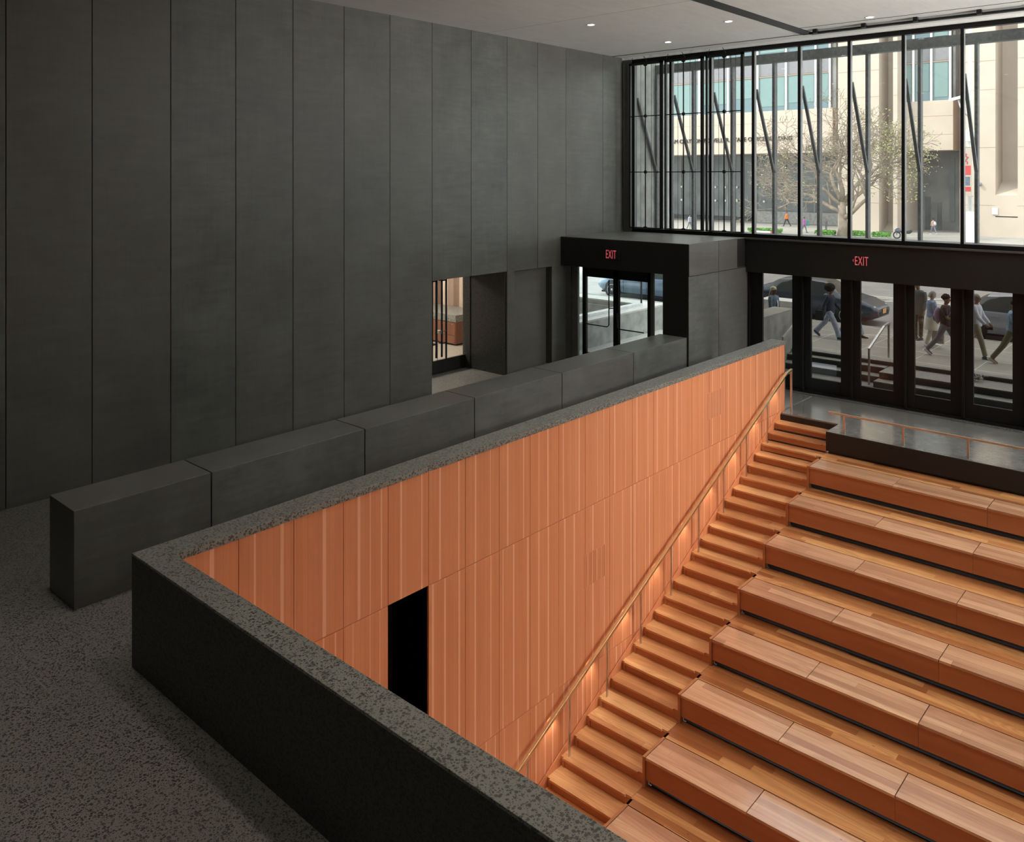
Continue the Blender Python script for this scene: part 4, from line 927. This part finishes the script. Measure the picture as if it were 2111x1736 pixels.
    body.tube([H_(0, 0.085, 0.03), H_(0, 0.108, -0.012), H_(0, 0.09, -0.02)], [0.010*s, 0.015*s, 0.012*s], 8)
    for sd in (-1, 1): body.ell(H_(sd*0.075, -0.005, 0.0), (0.012*s, 0.022*s, 0.032*s), 8, 6, mt)
    fin(body, 'body', skin)
    if near:
        for sd in (-1, 1): MB().ell(H_(sd*0.03, 0.083, 0.022), (0.012*s, 0.007*s, 0.008*s), 8, 6, mt).build('eye', M['eye'], root)
        MB().ell(H_(0, 0.087, -0.052), (0.024*s, 0.007*s, 0.008*s), 8, 6, mt).build('mouth', M['lip'], root)
    # clothes
    if top:
        mb = MB(); i0 = 1 if shirt_len > 0.9 else 0
        tt = [(p, a+0.022*s, b+0.024*s) for p, a, b in torso]
        hem = (tp(-0.06 - max(0, shirt_len-0.86)), torso[0][1]+0.028*s, torso[0][2]+0.035*s)
        tt = [hem]+tt[1:]
        mb.tube([p for p, a, b in tt], [(a, b) for p, a, b in tt], 16, (1, 0, 0))
        for sh, el, wr in arms:
            sdv = Vector((-0.03 if sh.x > 0 else 0.03, 0, 0.008))
            if short_sleeve: mb.tube([sh+sdv, sh.lerp(el, 0.4), sh.lerp(el, 0.75)], [0.07*s, 0.066*s, 0.064*s], 12)
            else: mb.tube([sh+sdv, sh.lerp(el, 0.3), el, el.lerp(wr, 0.4), el.lerp(wr, 0.93)], [0.070*s, 0.064*s, 0.056*s, 0.053*s, 0.040*s], 12)
        o = fin(mb, 'jacket' if open_jacket else 'shirt', top)
        if open_jacket:
            MB().tube([tp(0.0, 0.135*fat), tp(0.28, 0.135*fat), tp(0.46, 0.112)], [(0.035*s, 0.01), (0.045*s, 0.012), (0.035*s, 0.01)], 8, (1, 0, 0)).build('undershirt', M[open_jacket], root)
    if legs:
        mb = MB(); mb.tube([tp(-0.10), tp(0.0), tp(0.07)], [(0.150*s*fat, 0.12*s), (0.172*s*fat, 0.128*s), (0.158*s*fat, 0.112*s)], 14, (1, 0, 0))
        wide = 1.25 if legs == 'pale_denim' else 1.0
        for hip, kn, an, ang in (L, Rr): mb.tube([hip, hip.lerp(kn, 0.5), kn, kn.lerp(an, 0.5), kn.lerp(an, 0.97)], [0.102*s, 0.088*s, 0.072*s*wide, 0.064*s*wide, 0.062*s*wide*wide], 12, (1, 0, 0))
        fin(mb, 'trousers', legs)
    if skirt: MB().tube([tp(0.06), tp(-0.1), tp(-0.40)], [(0.165*s, 0.125*s), (0.20*s, 0.16*s), (0.25*s, 0.21*s)], 16, (1, 0, 0), False).build('skirt', M[skirt], root)
    for hip, kn, an, ang in (L, Rr):
        tilt = max(-40, min(0, ang)*0.8); q = Matrix.Rotation(R(tilt), 3, 'X')
        P_ = lambda y, z: an+Vector((0, 0, -0.02*s))+q @ Vector((0, y*s, z*s))
        mb = MB().tube([P_(-0.075, -0.025), P_(-0.03, -0.018), P_(0.05, -0.028), P_(0.13, -0.042), P_(0.19, -0.048)], [(0.034*s, 0.03*s), (0.042*s, 0.045*s), (0.046*s, 0.036*s), (0.050*s, 0.026*s), (0.032*s, 0.017*s)], 10, (1, 0, 0))
        fin(mb, 'shoe', shoes, root, None, 1)
        q_ = MB().tube([P_(-0.085, -0.058), P_(0.05, -0.06), P_(0.2, -0.062)], [(0.038*s, 0.010*s), (0.05*s, 0.010*s), (0.036*s, 0.008*s)], 8, (1, 0, 0)).build('sole', M['white_shoe'] if shoes in ('navy_shoe', 'white_shoe', 'cream') else M['dark_shoe'], root)
    kind, hm = hair; mb = MB()
    if kind == 'afro':
        r3 = random.Random(5)
        mb.ell(H_(0, -0.03, 0.075), (0.16*s, 0.165*s, 0.14*s), 16, 12, mt)
        for _ in range(90):
            a, b = r3.uniform(0, 2*PI), r3.uniform(-0.35, 1)
            q3 = math.sqrt(max(0, 1-b*b)); c_ = (0.15*q3*math.cos(a), -0.03+0.155*q3*math.sin(a), 0.075+0.13*b)
            if c_[1] > 0.085 and c_[2] < 0.06: continue
            mb.ell(H_(*c_), (0.024*s, 0.024*s, 0.024*s), 6, 5)
        fin(mb, 'hair', hm, root, None, 0)
    elif kind == 'curly':
        r3 = random.Random(9); mb.ell(H_(0, -0.015, 0.065), (0.092*s, 0.11*s, 0.092*s), 12, 8, mt)
        for _ in range(50):
            a, b = r3.uniform(0, 2*PI), r3.uniform(-0.3, 1); q3 = math.sqrt(max(0, 1-b*b)); c_ = (0.088*q3*math.cos(a), -0.015+0.105*q3*math.sin(a), 0.065+0.09*b)
            if c_[1] > 0.07 and c_[2] < 0.06: continue
            mb.ell(H_(*c_), (0.02*s, 0.02*s, 0.02*s), 6, 5)
        fin(mb, 'hair', hm, root, None, 0)
    elif kind == 'short':
        mb.ell(H_(0, -0.012, 0.055), (0.080*s, 0.095*s, 0.085*s), 12, 8, mt); fin(mb, 'hair', hm)
    elif kind == 'bob':
        mb.ell(H_(0, -0.014, 0.05), (0.088*s, 0.103*s, 0.095*s), 12, 8, mt)
        for sd in (-1, 1): mb.tube([H_(sd*0.07, -0.01, 0.04), H_(sd*0.082, 0.0, -0.03), H_(sd*0.07, 0.01, -0.10)], [(0.03*s, 0.05*s), (0.026*s, 0.05*s), (0.015*s, 0.03*s)], 8, (1, 0, 0))
        mb.tube([H_(0, -0.09, 0.05), H_(0, -0.095, -0.09)], [(0.08*s, 0.03*s), (0.06*s, 0.02*s)], 10, (1, 0, 0)); fin(mb, 'hair', hm)
    elif kind == 'long':
        mb.tube([H_(0, -0.09, 0.0), H_(0, -0.13, -0.12), H_(0, -0.16, -0.30), H_(0, -0.15, -0.48)], [(0.05*s, 0.03*s), (0.055*s, 0.035*s), (0.05*s, 0.03*s), (0.03*s, 0.02*s)], 10, (1, 0, 0)); fin(mb, 'hair', hm)
        mb = MB().ell(H_(0, -0.018, 0.055), (0.090*s, 0.108*s, 0.088*s), 12, 8, mt); fin(mb, 'headwrap', 'headwrap')
    elif kind == 'cap':
        mb.ell(H_(0, -0.012, 0.055), (0.086*s, 0.102*s, 0.075*s), 12, 8, mt).tube([H_(0, 0.06, 0.06), H_(0, 0.14, 0.045)], [(0.06*s, 0.012*s), (0.045*s, 0.006*s)], 10, (1, 0, 0)); fin(mb, 'cap', hm)
    elif kind == 'hood':
        mb.ell(H_(0, -0.03, 0.03), (0.10*s, 0.11*s, 0.12*s), 12, 8, mt); fin(mb, 'hood', hm)
    root['hands'] = 0; del root['hands']
    m4 = Matrix.Translation((X, Y, Z)) @ Matrix.Rotation(R(facing), 4, 'Z')
    return root, [m4 @ h for h in hands], m4, tp
def backpack(root, tp, mat, s=1.0, strap='black_cloth'):
    # worn on the back: moves with the wearer but can be lifted off, so a thing of its own
    return None

STREET = -90     # heading +X (walking to the picture's right)
p1 = person('person in a denim jacket and pale headwrap with long fair hair, behind the concrete wall', -10.88, 24.07, ZS, STREET-5, 1.64, 'skin_dark', 'denim', 'grey_trousers', 'dark_shoe', ('long', 'hair_blonde'), (8, 4), (-8, 8), (5, 20), (8, 30), open_jacket='white_knit', fat=1.15)
p2 = person('person with a big dark afro, navy sweater and pale wide jeans, striding along the sidewalk', -9.72, 25.52, ZS, STREET, 1.68, 'skin_brown', 'navy_knit', 'pale_denim', 'navy_shoe', ('afro', 'afro_hair'), (-28, 14), (26, 6), (20, 25), (-22, 12))
p3 = person('person in black with pale jeans walking just ahead of the afro-haired one', -9.26, 26.14, ZS, STREET, 1.66, 'skin_brown', 'black_cloth', 'pale_denim', 'dark_shoe', ('short', 'hair_black'), (20, 4), (-18, 16), (-14, 20), (18, 30))
p4 = person('person in grey hooded jacket, camouflage trousers and cap, standing facing the museum', -7.65, 27.12, ZS, 180-18, 1.80, 'skin_brown', 'grey_jacket', 'camouflage', 'dark_shoe', ('cap', 'black_cloth'), (2, 0), (-2, 2), (2, 12), (4, 14), shirt_len=1.0, fat=1.12)
p5 = person('person with greying bobbed hair, blue denim shirt and cream skirt, carrying a tote bag', -7.04, 26.24, ZS, 180-50+180, 1.63, 'skin_light', 'light_denim', 'cream', 'white_shoe', ('bob', 'hair_grey'), (12, 6), (-10, 8), (10, 30), (4, 12), skirt='cream', shirt_len=0.94, head_down=25, head=150-150)
p6 = person('person with dark curly hair, black t-shirt and grey trousers, mid-stride with a lilac backpack', -6.37, 25.10, ZS, STREET, 1.76, 'skin_brown', 'black_cloth', 'grey_trousers', 'white_shoe', ('curly', 'hair_black'), (26, 8), (-24, 16), (15, 55), (20, 60), short_sleeve=True)
p7 = person('person in a white sweater and khaki trousers walking with a phone in hand', -5.69, 25.41, ZS, STREET-4, 1.80, 'skin_brown', 'white_knit', 'khaki', 'navy_shoe', ('short', 'hair_grey'), (-22, 14), (20, 6), (22, 18), (24, 22))
p8 = person('person in a light blue shirt, olive trousers and pale trainers, at the right door edge', -4.76, 25.05, ZS, STREET, 1.80, 'skin_brown', 'light_denim', 'olive', 'cream', ('short', 'hair_black'), (26, 4), (-26, 10), (-14, 14), (18, 20), lean=4)

def carried(name, label, cat, pos, mbs):
    t_ = thing(name, label, cat, pos)
    for nm, mb, mt_ in mbs: mb.build(nm, M[mt_], t_)
    return t_
# tote bag in the hand of p5
h = p5[1][1]
carried('tote_bag', 'beige canvas tote bag with dark print hanging from a hand', 'bag', h, [
    ('bag', MB().prism([(-0.15, -0.58), (0.15, -0.58), (0.16, -0.22), (-0.16, -0.22)], 'y', -0.05, 0.05), 'tote'),
    ('handle', MB().tube([(-0.1, 0, -0.23), (-0.05, 0, -0.02), (0.05, 0, -0.02), (0.1, 0, -0.23)], 0.01, 6), 'tote'),
    ('print', MB().box(-0.11, 0.11, -0.056, -0.051, -0.50, -0.44).box(-0.07, 0.07, -0.056, -0.051, -0.42, -0.32), 'grey_trousers')])
h = p2[1][0]
carried('handbag', 'small black handbag swinging behind the afro-haired person', 'bag', p2[2] @ Vector((0.26, -0.22, 0.72)), [
    ('bag', MB().box(-0.12, 0.12, -0.04, 0.04, -0.16, 0.14), 'black_cloth'), ('strap', MB().tube([(-0.1, 0, 0.14), (0, 0, 0.30), (0.1, 0, 0.14)], 0.01, 6), 'black_cloth')])
h = p7[1][1]
carried('phone', 'black phone held low by the person in the white sweater', 'phone', h, [('case', MB().box(-0.09, 0.09, -0.006, 0.006, -0.04, 0.04), 'dark_shoe'), ('screen', MB().box(-0.083, 0.083, -0.0075, -0.006, -0.034, 0.034), 'car_glass')])
def pack(pr, name, label, col, z=0.22):
    root, hands, m4, tp = pr
    c = m4 @ (tp(z)+Vector((0, -0.20, 0)))
    t_ = thing(name, label, 'bag', c, root.rotation_euler.z)
    o = MB().ell((0, 0, 0), (0.15, 0.10, 0.22), 12, 8).build('bag', M[col], t_); MB().ell((0, -0.08, -0.06), (0.10, 0.05, 0.11), 10, 6).build('pocket', M[col], t_)
    for sd in (-1, 1): MB().tube([(sd*0.08, 0.08, 0.16), (sd*0.10, 0.22, 0.22), (sd*0.11, 0.34, 0.12), (sd*0.12, 0.20, -0.14), (sd*0.1, 0.06, -0.16)], 0.014, 6).build('strap', M[col], t_)
pack(p6, 'backpack', 'lilac backpack on the back of the curly-haired person', 'lilac')
pack(p3, 'backpack', 'black backpack on the person ahead of the afro-haired one', 'black_cloth', 0.3)
bx = thing('white_box', 'low white box with a red mark on the sidewalk behind the headwrapped person', 'box', (-11.7, 27.1, ZS))
MB().box(-0.9, 0.62, -0.35, 0.35, 0, 0.80).build('box', M['white_paint'], bx, 0.02); MB().box(-0.86, -0.74, -0.36, -0.351, 0.35, 0.75).build('mark', M['red_cloth'], bx)
mb = MB(); r4 = random.Random(2)
for _ in range(26):
    a = Vector((r4.uniform(-0.16, 0.16), r4.uniform(-0.12, 0.12), r4.uniform(0.02, 0.12))); b = a+Vector((r4.uniform(-0.14, 0.14), r4.uniform(-0.1, 0.1), r4.uniform(-0.03, 0.05)))
    b.z = max(0.02, b.z); mb.tube([a, a.lerp(b, 0.5)+Vector((0, 0, 0.03)), b], [0.012, 0.022, 0.008], 6)
rb = mb.build('crumpled_cloth', M['hair_grey']); rb.location = (-5.15, 23.0, 0.34); tag(rb, 'crumpled grey rag lying on the outdoor step behind the fifth door', 'rag')

# far people on the plaza
ZPZ = -0.40
def far(px, py, **k):
    d = 1717*(CAMZ-ZPZ)/(py-364); r = (px-1055.5)/1717; return ((-S_+C_*r)*d, (C_+S_*r)*d, ZPZ)
F_ = dict(near=False)
x, y, z = far(1622, 466.8); person('person in an orange safety vest walking left on the plaza', x, y, z, 95, 1.80, 'skin_brown', 'orange_vest', 'black_cloth', 'dark_shoe', ('short', 'hair_black'), (24, 4), (-22, 10), (15, 20), (-15, 20), near=False, fat=1.2)
x, y, z = far(1658, 479.7); person('person in a purple top and dark leggings with a green bag, walking on the plaza', x, y, z, -80, 1.66, 'skin_brown', 'magenta', 'grey_trousers', 'dark_shoe', ('short', 'hair_black'), (18, 4), (-18, 10), (10, 20), (-10, 20), near=False)
x2, y2, z2 = far(1664.5, 479.7); carried('shopping_bag', 'green bag at the side of the person in purple', 'bag', (x2, y2+0.1, z2+0.95), [('bag', MB().box(-0.11, 0.11, -0.1, 0.1, -0.25, 0.28), 'teal_cloth')])
x, y, z = far(1703, 484.5); person('bald person in a dark jacket standing behind the clipped hedge', x, y, z, 100, 1.70, 'skin_brown', 'grey_jacket', 'grey_trousers', 'dark_shoe', ('none', 'hair_black'), near=False, fat=1.1)
x, y, z = far(1924, 482.5); bpz = person('person with tan top, dark leggings and a pale backpack walking on the plaza', x, y, z, 60, 1.64, 'skin_brown', 'tan', 'grey_trousers', 'white_shoe', ('curly', 'hair_black'), (20, 4), (-18, 10), (10, 20), (-10, 20), near=False)
pack(bpz, 'backpack', 'pale grey backpack on the person crossing the plaza', 'white_knit')
x, y, z = far(1422, 474); person('person in a grey top before the building lobby, seen through the window screens', x, y, z, -100, 1.75, 'skin_brown', 'pale_denim', 'grey_trousers', 'dark_shoe', ('short', 'hair_black'), (18, 4), (-18, 10), near=False)

# ------------------------------------------------------------------ cars
plain('paint_navy', (0.055, 0.070, 0.10), 0.22, 0.3, 0.7, 0.03); plain('paint_silver', (0.40, 0.43, 0.50), 0.28, 0.4, 0.6, 0.03); plain('paint_blue', (0.20, 0.28, 0.38), 0.25, 0.3, 0.6, 0.03)
plain('rubber', (0.015, 0.015, 0.015), 0.8); plain('plate_orange', (0.75, 0.42, 0.15), 0.6); plain('lamp_clear', (0.6, 0.62, 0.65), 0.12); plain('lamp_red', (0.45, 0.02, 0.02), 0.2)
def lerp_tab(tab, x):
    for (a, va), (b, vb) in zip(tab[:-1], tab[1:]):
        if x <= b:
            t_ = (x-a)/(b-a); t_ = t_*t_*(3-2*t_); return [p+(q-p)*t_ for p, q in zip(va, vb)]
    return tab[-1][1]
def car(label, X, Y, Z, heading, paint, L=4.6, W=1.80, roof=1.47):
    t_ = thing('car', label, 'car', (X, Y, Z), R(heading)); h = L/2; hw = W/2
    # x forward; station: (half width at waist, belt z, top z, top half width, underside z)
    tab = [(-h, (0.74*hw, 0.74, 0.86, 0.55*hw, 0.34)), (-h+0.12, (0.90*hw, 0.86, 0.98, 0.66*hw, 0.26)), (-h+0.55, (0.98*hw, 0.93, 1.12, 0.70*hw, 0.20)), (-h+1.25, (hw, 0.95, roof-0.06, 0.62*hw, 0.17)),
           (-h+2.0, (hw, 0.94, roof, 0.64*hw, 0.17)), (-h+2.7, (hw, 0.93, roof-0.05, 0.63*hw, 0.17)), (-h+3.5, (hw, 0.90, 0.99, 0.74*hw, 0.17)), (-h+4.0, (0.98*hw, 0.82, 0.90, 0.70*hw, 0.20)),
           (-h+4.4, (0.88*hw, 0.70, 0.76, 0.60*hw, 0.24)), (h, (0.66*hw, 0.56, 0.60, 0.48*hw, 0.32))]
    nst = 48; rows_ = []
    for i in range(nst+1):
        x = -h+L*i/nst; w_, zb, zt, wt, zu = lerp_tab(tab, x)
        half = [(0, zu), (w_*0.80, zu), (w_*0.96, zu+0.12), (w_*1.0, zu+(zb-zu)*0.55), (w_*0.985, zb-0.06), (w_*0.95, zb), (wt+(w_*0.95-wt)*0.45, zb+(zt-zb)*0.55), (wt, zt-0.05*min(1, (zt-zb)*4)), (wt*0.8, zt-0.012), (0, zt)]
        ring = half+[(-a, b) for a, b in half[-2:0:-1]]
        rows_.append([(x, a, b) for a, b in ring])
    m = len(rows_[0]); body = MB(); body.v = [p for r_ in rows_ for p in r_]; wins = {}
    for i in range(nst):
        xm = -h+L*(i+0.5)/nst; _, zb, zt, _, _ = lerp_tab(tab, xm)
        for k in range(m):
            f = (i*m+k, i*m+(k+1) % m, (i+1)*m+(k+1) % m, (i+1)*m+k)
            kk = k if k < 9 else m-1-k
            isw = False
            if kk in (5, 6) and zt-zb > 0.25 and -h+0.95 < xm < -h+3.15:
                pil = abs(xm-(-h+2.05)) < 0.06
                key = ('L' if k < 9 else 'R')+('r' if xm < -h+2.05 else 'f')
                isw = not pil
            elif kk in (7, 8) and ((-h+2.75 < xm < -h+3.45) or (-h+0.6 < xm < -h+1.15)): key = 'ws' if xm > 0 else 'rw'; isw = True
            if isw: wins.setdefault(key, []).append(f)
            else: body.f.append(f); body.smooth.append(True)
    body.f.append(list(range(m))); body.smooth.append(False); body.f.append(list(range(nst*m, nst*m+m))); body.smooth.append(False)
    body.build('body', M[paint], t_)
    for key, fs in wins.items():
        mb = MB(); mb.v = list(body.v); mb.f = [list(f) for f in fs]; mb.smooth = [True]*len(fs)
        used_ = sorted({i for f in mb.f for i in f}); mp = {o: n for n, o in enumerate(used_)}; mb.v = [mb.v[i] for i in used_]; mb.f = [[mp[i] for i in f] for f in mb.f]
        mb.build('windscreen' if key == 'ws' else ('rear_window' if key == 'rw' else 'side_window'), M['car_glass'], t_)
    for x in (-h+0.85, h-0.95):
        for sd in (-1, 1):
            y = sd*(hw-0.10)
            MB().cyl((x, sd*(hw-0.02)-0.012, 0.36), 0.39, 0.024, 'y', 28).build('wheel_arch', M['rubber'], t_)
            wh = MB().cyl((x, y-0.11+sd*0.03, 0.33), 0.33, 0.22, 'y', 28).build('wheel', M['rubber'], t_)
            mb = MB().cyl((x, sd*(hw+0.035)-0.01, 0.33), 0.06, 0.02, 'y', 14)
            for a in range(10):
                an = 2*PI*a/10; mb.bar((x, sd*(hw+0.035), 0.33), (x+0.22*math.cos(an), sd*(hw+0.03), 0.33+0.22*math.sin(an)), 0.03, 0.012, (0, 1, 0))
            pts_ = [(x+0.23*math.cos(2*PI*a/24), sd*(hw+0.035), 0.33+0.23*math.sin(2*PI*a/24)) for a in range(25)]; mb.tube(pts_, 0.014, 6)
            mb.build('rim', M['steel'], wh)
    for sd in (-1, 1):
        MB().ell((h-1.62, sd*(hw+0.08), 0.98), (0.07, 0.11, 0.07), 10, 8).tube([(h-1.62, sd*(hw-0.08), 0.94), (h-1.62, sd*(hw+0.04), 0.96)], 0.02, 6).build('mirror', M[paint], t_)
        MB().ell((h-0.30, sd*(0.60*hw), 0.66), (0.22, 0.20, 0.06), 10, 8, Matrix.Rotation(-sd*0.5, 3, 'Z')).build('headlight', M['lamp_clear'], t_)
        MB().ell((-h+0.10, sd*(0.66*hw), 0.82), (0.09, 0.17, 0.09), 10, 8).build('tail_light', M['lamp_red'], t_)
        for x in (-h+2.08, -h+1.15, -h+3.2): MB().box(x-0.004, x+0.004, sd*(hw*0.992), sd*(hw+0.003), 0.30, 0.88).build('door_gap', M['rubber'], t_)
        for x in (-h+1.35, -h+2.3): MB().box(x-0.02, x+0.16, sd*(hw-0.01), sd*(hw+0.022), 0.80, 0.825).build('door_handle', M[paint], t_)
    MB().box(-h+0.3, h-0.35, -hw*0.93, hw*0.93, 0.20, 0.27).build('sill', M['rubber'], t_)
    MB().box(h-0.06, h+0.012, -0.45, 0.45, 0.36, 0.50).build('grille', M['rubber'], t_)
    MB().box(h+0.012, h+0.022, -0.17, 0.17, 0.42, 0.58).build('number_plate', M['plate_orange'], t_)
    return t_
car('dark navy hatchback with an orange number plate parked at the kerb behind the striding people', -11.8, 29.8, 0.30, 0, 'paint_navy')
car('silver-grey car parked at the kerb on the right, behind the person in the white sweater', -5.05, 29.8, 0.30, 0, 'paint_silver', 4.7, 1.82, 1.48)
car('pale blue car on the street seen through the vestibule doors', -18.8, 29.9, 0.30, 180, 'paint_blue', 4.7, 1.84, 1.55)

# ------------------------------------------------------------------ tree, hedges, lamp post across the street
plain('bark', (0.25, 0.20, 0.155), 0.9, 0, 0.2, 0.3, 2); plain('leaf', (0.30, 0.32, 0.13), 0.8, 0, 0.2, 0.3, 1); plain('hedge_leaf', (0.12, 0.28, 0.045), 0.8, 0, 0.2, 0.3, 2)
tx, ty, tz = far(1737, 489)
tr = thing('tree', 'large spreading street tree with bare branches and small yellow-green leaves', 'tree', (tx, ty, ZPZ))
rt = random.Random(11); wood = MB(); leaves = MB(); nb = 0
def branch(p, d, ln, r, depth):
    global nb
    n = 3 if depth < 3 else 2
    pts_ = [p]; q = p; dd = d.copy()
    for i in range(n):
        dd = (dd+Vector((rt.uniform(-.22, .22), rt.uniform(-.22, .22), rt.uniform(-.12, .2)))).normalized(); q = q+dd*(ln/n); pts_.append(q)
    wood.tube(pts_, [max(0.018, r*(1-0.45*i/n)) for i in range(n+1)], 7 if depth < 2 else (5 if depth < 4 else 3), None, depth < 2); nb += 1
    if depth >= 7:
        if q.x > 3.0 or rt.random() < 0.35:
            for _ in range(2 if q.x > 3.5 else 1):
                c = q+Vector((rt.uniform(-.3, .3), rt.uniform(-.3, .3), rt.uniform(-.25, .25))); a = rt.uniform(0.05, 0.11); u = Vector((rt.uniform(-1, 1), rt.uniform(-1, 1), rt.uniform(-1, 1))).normalized(); v_ = u.orthogonal().normalized()
                leaves.add([c-u*a, c+v_*a*0.7, c+u*a, c-v_*a*0.7], [(0, 1, 2, 3)])
        return
    kids = 4 if depth == 0 else (3 if depth < 4 else rt.choice((2, 3)))
    for i in range(kids):
        a0 = pts_[rt.randint(1, n)] if i else q
        az = rt.uniform(0, 2*PI); spread = rt.uniform(0.45, 0.95) if depth else rt.uniform(0.5, 0.9)
        pr = dd.orthogonal().normalized(); pr = (Matrix.Rotation(az, 3, dd) @ pr)
        nd = (dd*math.cos(spread)+pr*math.sin(spread)); nd.z = nd.z*0.85+(0.10 if depth < 4 else -0.02); nd.normalize()
        branch(a0, nd, ln*rt.uniform(0.66, 0.84), r*rt.uniform(0.46, 0.60), depth+1)
wood.tube([(0, 0, 0), (0.05, 0, 1.2), (-0.05, 0, 2.6), (0.0, 0, 3.4)], [0.55, 0.40, 0.36, 0.32], 10)
for d0, ln, rr, z0 in (((-0.93, -0.2, 0.32), 3.6, 0.24, 2.3), ((0.85, -0.35, 0.40), 3.8, 0.25, 1.7), ((0.8, 0.3, 0.62), 3.4, 0.24, 3.0), ((-0.45, 0.3, 0.85), 3.2, 0.26, 3.3), ((0.15, -0.2, 0.97), 3.4, 0.28, 3.4), ((0.6, -0.1, 0.75), 3.2, 0.22, 3.2), ((-0.7, -0.5, 0.6), 2.9, 0.2, 3.0)):
    branch(Vector((0, 0, z0)), Vector(d0).normalized(), ln, rr, 1)
wood.build('branches', M['bark'], tr)
lo_ = leaves.build('leaves', M['leaf'], tr); lo_['kind'] = 'stuff'
for i, (pa, pb, py, lab) in enumerate(((1546, 1634, 482, 'clipped green hedge at the left, below the orange-vested person'), (1684, 1731, 487, 'clipped green hedge just left of the tree trunk'), (1756, 1797, 489.5, 'clipped green hedge just right of the tree trunk'), (1801, 1843, 491.5, 'clipped green hedge beside the parked scooter'))):
    xa, ya, _ = far(pa, py); xb, yb, _ = far(pb, py); ya = min(ya, yb)
    hg = thing('hedge', lab, 'hedge', ((xa+xb)/2, ya, ZPZ)); hw_ = abs(xb-xa)/2; rh = random.Random(i)
    MB().box(-hw_, hw_, -0.6, 0.6, 0, 0.18).build('planter_kerb', M['concrete'], hg)
    mb = MB()
    for _ in range(900):
        c = Vector((rh.uniform(-hw_, hw_), rh.uniform(-0.6, 0.6), 0.15+0.45*math.sqrt(rh.random()))); u = Vector((rh.uniform(-1, 1), rh.uniform(-1, 1), rh.uniform(-1, 1))).normalized(); v_ = u.orthogonal().normalized(); a = 0.10
        mb.add([c-u*a, c+v_*a, c+u*a, c-v_*a], [(0, 1, 2, 3)])
    mb.tube([(-hw_+0.15, 0, 0.3), (hw_-0.15, 0, 0.3)], [(0.5, 0.25), (0.5, 0.25)], 10, (0, 1, 0))
    f_ = mb.build('foliage', M['hedge_leaf'], hg); f_['kind'] = 'stuff'
    if i == 0:
        sg_ = thing('signboard', 'low white and red banner standing in front of the left hedge', 'banner', (xa+hw_*1.2, ya-0.9, ZPZ)); MB().box(-hw_*0.55, hw_*0.4, -0.03, 0.0, 0.05, 0.42).build('white_board', M['white_paint'], sg_); MB().box(hw_*0.4, hw_*0.75, -0.03, 0, 0.05, 0.42).build('red_board', M['red_cloth'], sg_)
x, y, z = far(1849, 492)
sk = thing('scooter', 'dark scooter parked at the right end of the hedges', 'scooter', (x, y, z))
pts_ = [(0.30*math.cos(2*PI*a/24), 0, 0.34+0.30*math.sin(2*PI*a/24)) for a in range(25)]
MB().tube(pts_, 0.06, 8).build('wheel', M['rubber'], sk); MB().tube([(0, 0, 0.34), (-0.15, 0, 0.9), (-0.3, 0, 1.05)], 0.05, 8).build('fork', M['steel'], sk); MB().ell((0.1, 0, 0.75), (0.3, 0.2, 0.25), 10, 8).build('body', M['paint_navy'], sk); MB().tube([(0.4, 0, 0.6), (1.1, 0, 0.65), (1.3, 0, 0.8)], [0.12, 0.16, 0.12], 8).build('seat', M['rubber'], sk)
# lamp post with camera, boxes and banner at the far kerb
lp = thing('lamp_post', 'pale steel lamp post with equipment boxes on the far side of the street', 'lamp post', (xat(2000, 47), 47.0, 0.44))
zz = lambda py, px=2000: zat(px, py, 47)-0.44
MB().cyl((0, 0, 0), 0.20, zz(437), 'z', 16, 0.18).cyl((0, 0, zz(437)), 0.12, 16, 'z', 16, 0.09).build('pole', M['white_paint'], lp)
MB().box(-0.30, 0.20, -0.22, 0.1, zz(291), zz(268)).build('equipment_box', M['white_paint'], lp); MB().box(-0.28, 0.18, -0.2, 0.1, zz(312), zz(305)).build('equipment_box', M['white_paint'], lp)
MB().tube([(0, 0, zz(245)), (-0.4, 0, zz(225)), (-0.55, 0, zz(205))], 0.04, 6).build('arm', M['steel'], lp)
MB().bar((-0.95, -0.1, zz(204.5)), (-0.35, -0.1, zz(199)), 0.16, 0.14).build('camera', M['white_paint'], lp)
bn = thing('banner', 'grey and red street banner hanging on the lamp post', 'banner', (xat(1986, 46.7), 46.7, 0.0))
za, zb = zat(1990, 404, 47), zat(1990, 305, 47)
MB().box(-0.06, 0.40, -0.02, 0.02, za, zb).build('cloth', M['limestone'], bn)
MB().box(-0.02, 0.50, 0.0, 0.03, zb, zb+0.04).box(0.40, 0.46, 0.0, 0.125, zb, zb+0.04).box(0.36, 0.46, 0.0, 0.125, za-0.02, za+0.02).build('bracket', M['steel'], bn)
MB().box(-0.05, 0.34, -0.03, -0.021, za+(zb-za)*0.44, za+(zb-za)*0.63).build('red_block', M['red_cloth'], bn); MB().box(-0.05, 0.34, -0.03, -0.021, za+(zb-za)*0.10, za+(zb-za)*0.19).build('red_block', M['red_cloth'], bn); MB().box(0.0, 0.30, -0.03, -0.021, za+(zb-za)*0.22, za+(zb-za)*0.40).build('blue_block', M['denim'], bn)
MB().tube([(0.15+0.05*math.sin(a*1.3)+0.03*math.cos(a*2.9), -0.03, za+(zb-za)*(0.66+0.022*a)) for a in [i*0.5 for i in range(21)]], 0.022, 5).build('red_script', M['red_cloth'], bn)
